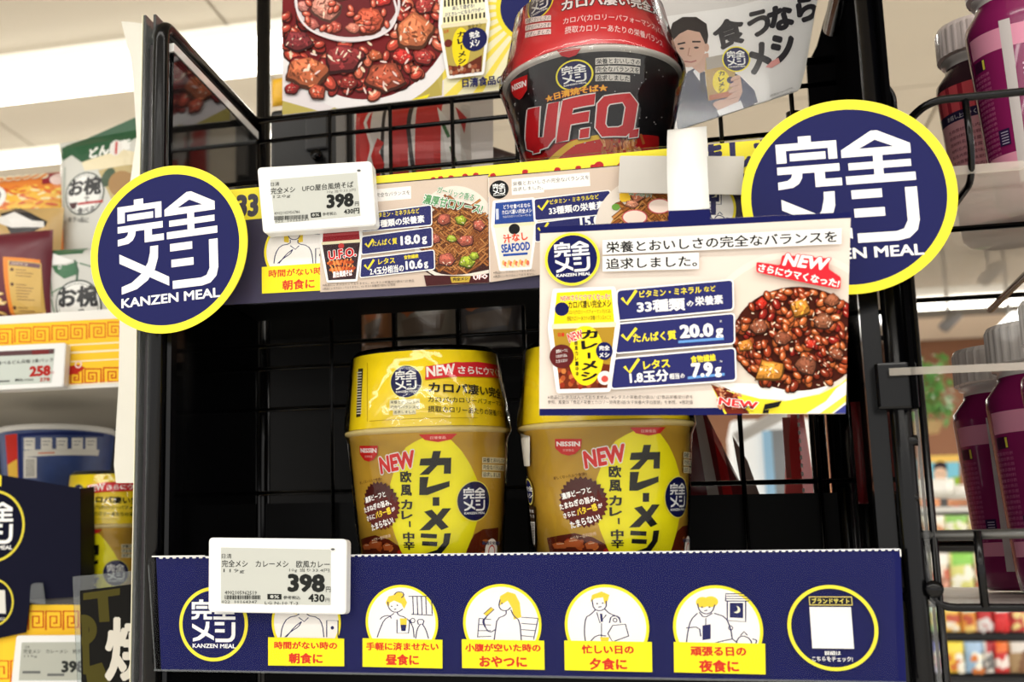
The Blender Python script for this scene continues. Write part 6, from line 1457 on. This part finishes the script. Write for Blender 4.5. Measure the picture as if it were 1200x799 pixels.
# far display with posters and rows of pouches
YD = 3.3
PD = Plane(at(1130, 600, YD))
fd = thing('far_display', 'blurred dark shop display with rows of bright pouches at lower right', 'shelf unit', (1.0, YD + .1, .6))
xa, xb = at(1010, 600, YD).x, at(1290, 600, YD).x
zz = [at(1130, y, YD).z for y in (597, 634, 700, 745, 795)]
box('display_back', (xa, YD + .16, 0), (xb, YD + .18, zz[0] + .02), mat('display_back_grey', (84, 80, 78), rough=.7), fd)
for k, z in enumerate(zz):
    box('display_rail', (xa, YD - .02, z - .007), (xb, YD + .16, z + .007), (mat('display_rail_dark', (24, 24, 26), rough=.5) if k else mat('display_rail_white', (230, 228, 224), rough=.5)), fd)
def flat_pouch(x0, y0, x1, y1, Y, cols, lb, grp, seed):
    def w(A):
        rn = random.Random(seed); W_ = x1 - x0; Hh = y1 - y0
        A.poly([(x0, y0), (x1, y0), (x1, y0 + Hh * .3), (x0, y0 + Hh * .36)], cols[1])
        for k in range(7): A.ell(rn.uniform(x0 + 2, x1 - 2), rn.uniform(y0 + Hh * .4, y1 - 2), W_ * .22, Hh * .13, cols[2 + k % (len(cols) - 2)], rot=rn.uniform(0, 3), n=9, jag=.2)
    pouch('display_pouch', lb, 'pouch', (x0, y0, x1, y1), Y, cols[0], w, .012, group=grp, seed=seed, wr=0.0)
rows = [
 (604, 627, ((1068, 1082, ((232, 214, 180), (240, 230, 210), (220, 160, 110))), (1084, 1108, ((244, 234, 216), (250, 244, 232), (214, 150, 110), (236, 200, 150))), (1108, 1134, ((206, 222, 130), (150, 206, 110), (240, 240, 220))), (1136, 1160, ((230, 210, 150), (246, 240, 220), (210, 120, 80)))), 'top row'),
 (648, 690, ((1062, 1080, ((246, 200, 60), (250, 226, 120), (240, 180, 60))), (1082, 1113, ((240, 226, 210), (250, 246, 240), (210, 120, 96), (180, 130, 110), (240, 180, 160))), (1115, 1142, ((226, 226, 140), (150, 214, 100), (246, 246, 230))), (1144, 1172, ((236, 220, 190), (230, 190, 120), (200, 120, 90)))), 'second row'),
 (706, 740, ((1062, 1083, ((248, 214, 60), (252, 236, 140), (240, 180, 60))), (1086, 1104, ((150, 186, 120), (206, 226, 210), (120, 160, 90), (220, 200, 120))), (1106, 1126, ((240, 190, 80), (246, 220, 120), (200, 90, 60), (250, 240, 220))), (1127, 1145, ((226, 150, 60), (206, 222, 200), (190, 80, 50), (246, 210, 120))), (1146, 1164, ((196, 50, 52), (180, 40, 44), (226, 220, 220))), (1166, 1184, ((226, 60, 60), (240, 230, 226), (214, 40, 44))), (1186, 1212, ((200, 60, 60), (236, 120, 90), (240, 220, 150)))), 'third row'),
 (752, 788, ((1066, 1086, ((120, 110, 130), (90, 80, 120), (190, 180, 190))), (1090, 1107, ((196, 190, 214), (96, 96, 170), (200, 130, 150), (222, 222, 200))), (1108, 1131, ((246, 206, 60), (250, 226, 90), (250, 246, 230), (214, 120, 50))), (1132, 1153, ((150, 184, 216), (170, 200, 230), (250, 246, 230), (220, 130, 60))), (1155, 1165, ((232, 226, 222), (180, 50, 60), (110, 110, 110))), (1167, 1183, ((208, 44, 44), (236, 120, 60), (250, 236, 230))), (1184, 1212, ((170, 140, 100), (226, 220, 214), (130, 90, 60)))), 'bottom row')]
sd = 100
ORD = ('first', 'second', 'third', 'fourth', 'fifth', 'sixth', 'seventh')
def cname(c):
    r, g, b = c
    if min(c) > 200: return 'cream white'
    if r > 180 and g < 80: return 'red'
    if r > 220 and g > 170 and b < 110: return 'yellow'
    if r > 200 and g < 190 and b < 110: return 'orange'
    if g >= r and g > b: return 'green'
    if b > r: return 'pale blue'
    return 'tan' if r - b > 25 else 'dull grey'
for (y0, y1, items, rn_) in rows:
    for n_i, (x0, x1, cols) in enumerate(items):
        sd += 1; z_ = at(x0, y1, YD - .0).z
        flat_pouch(x0, y0, x1, y1, YD - .045, cols, 'blurred %s pouch, %s from the left in the %s of the far display' % (cname(cols[0]), ORD[n_i], rn_), 'pouches of the far display, ' + rn_, sd)
# a red column display and posters, white rounded sacks
def sign(px, Y, cols, lb, wr=None):
    P = Plane(at(px[0], px[1], Y)); t = thing('shop_sign', lb, 'sign', at((px[0] + px[2]) / 2, px[3], Y))
    board('sign_board', P, [(px[0], px[1]), (px[2], px[1]), (px[2], px[3]), (px[0], px[3])], .01, mat('sign_paint_%d' % int(px[0]), cols, rough=.5), t)
    pz = at(px[0], px[3], Y).z; sx_ = at((px[0] + px[2]) / 2, px[3], Y).x; tube('sign_post', [(sx_, Y + .02, 0), (sx_, Y + .02, pz + .02)], .012, mat('sign_post_grey', (90, 90, 92)), t, 8)
    if wr: A = Art(P, h0=.001, dh=2e-4); A.sec('sign_print'); wr(A); A.build(t)
def w_face(A):
    A.poly([(1088, 534), (1124, 533), (1124, 541), (1088, 542)], (246, 206, 110)); A.ell(1102, 556, 8, 9, (240, 206, 180), n=20); A.poly([(1093, 552), (1095, 543), (1102, 540), (1109, 543), (1110, 552), (1105, 548), (1098, 548)], (50, 40, 50)); A.ell(1099, 555, 1, .8, (50, 40, 40), n=8); A.ell(1105, 555, 1, .8, (50, 40, 40), n=8); A.poly([(1090, 570), (1096, 562), (1108, 562), (1114, 570)], (240, 244, 246)); A.poly([(1112, 560), (1124, 558), (1124, 568), (1110, 568)], (150, 190, 60))
sign((1088, 534, 1124, 572), 4.2, (126, 206, 232), 'pale blue sign with a yellow top and a dark-haired person, far away', w_face)
sign((1062, 538, 1074, 580), 4.2, (96, 200, 226), 'narrow pale blue sign just right of the right post, far away')
for i, (x0, y0, x1, y1, lb) in enumerate(((1076, 567, 1120, 596, 'puffy white sack lying on top of the far display'), (1112, 574, 1150, 597, 'second puffy white sack beside the first on the far display'))):
    pouch('white_sack', lb, 'sack', (x0, y0 - 6, x1, y1 - 12), YD + .02, (244, 242, 236), (lambda A, b=(x0, y0): A.poly([(b[0] + 6, b[1] + 18), (b[0] + 12, b[1] + 18), (b[0] + 12, b[1] + 26), (b[0] + 6, b[1] + 26)], (210, 90, 80))), .06, seed=40 + i, crimp=False, wr=.001)
# pale appliance seen through the grid
WP = mat('glowing_pale_appliance', (232, 234, 232), rough=.4, emit=(255, 255, 255), estr=.15)  # faint emission added so the cabinet looks bright; it holds no lamp
ap = thing('pale_cabinet', 'bright white and light blue cabinet seen through the lower grid', 'cabinet', at(905, 600, 2.2))
a0_, a1_ = at(868, 700, 2.2), at(950, 500, 2.2)
box('cabinet_body', (a0_.x, 2.2, 0), (a1_.x, 2.5, a1_.z + .02), WP, ap, bev=.01)
a2, a3 = at(899, 590, 2.19), at(904, 505, 2.19); box('blue_trim', (a2.x, 2.185, .6), (a3.x, 2.2, a3.z), mat('light_blue_trim', (150, 196, 230), rough=.4), ap)
a2, a3 = at(906, 590, 2.19), at(919, 503, 2.19); box('glass_door', (a2.x, 2.19, .6), (a3.x, 2.2, a3.z), mat('grey_glass_door', (130, 134, 138), rough=.2), ap)
a2 = at(862, 514, 2.0); a3 = at(940, 478, 2.0); tag(tube('ceiling_pipe', [(a2.x, 2.0, a2.z), (a3.x, 2.0, a3.z + .01)], .012, mat('grey_pipe', (176, 172, 168), rough=.4), None, 12), 'grey sloping pipe in front of the pale cabinet', 'pipe')
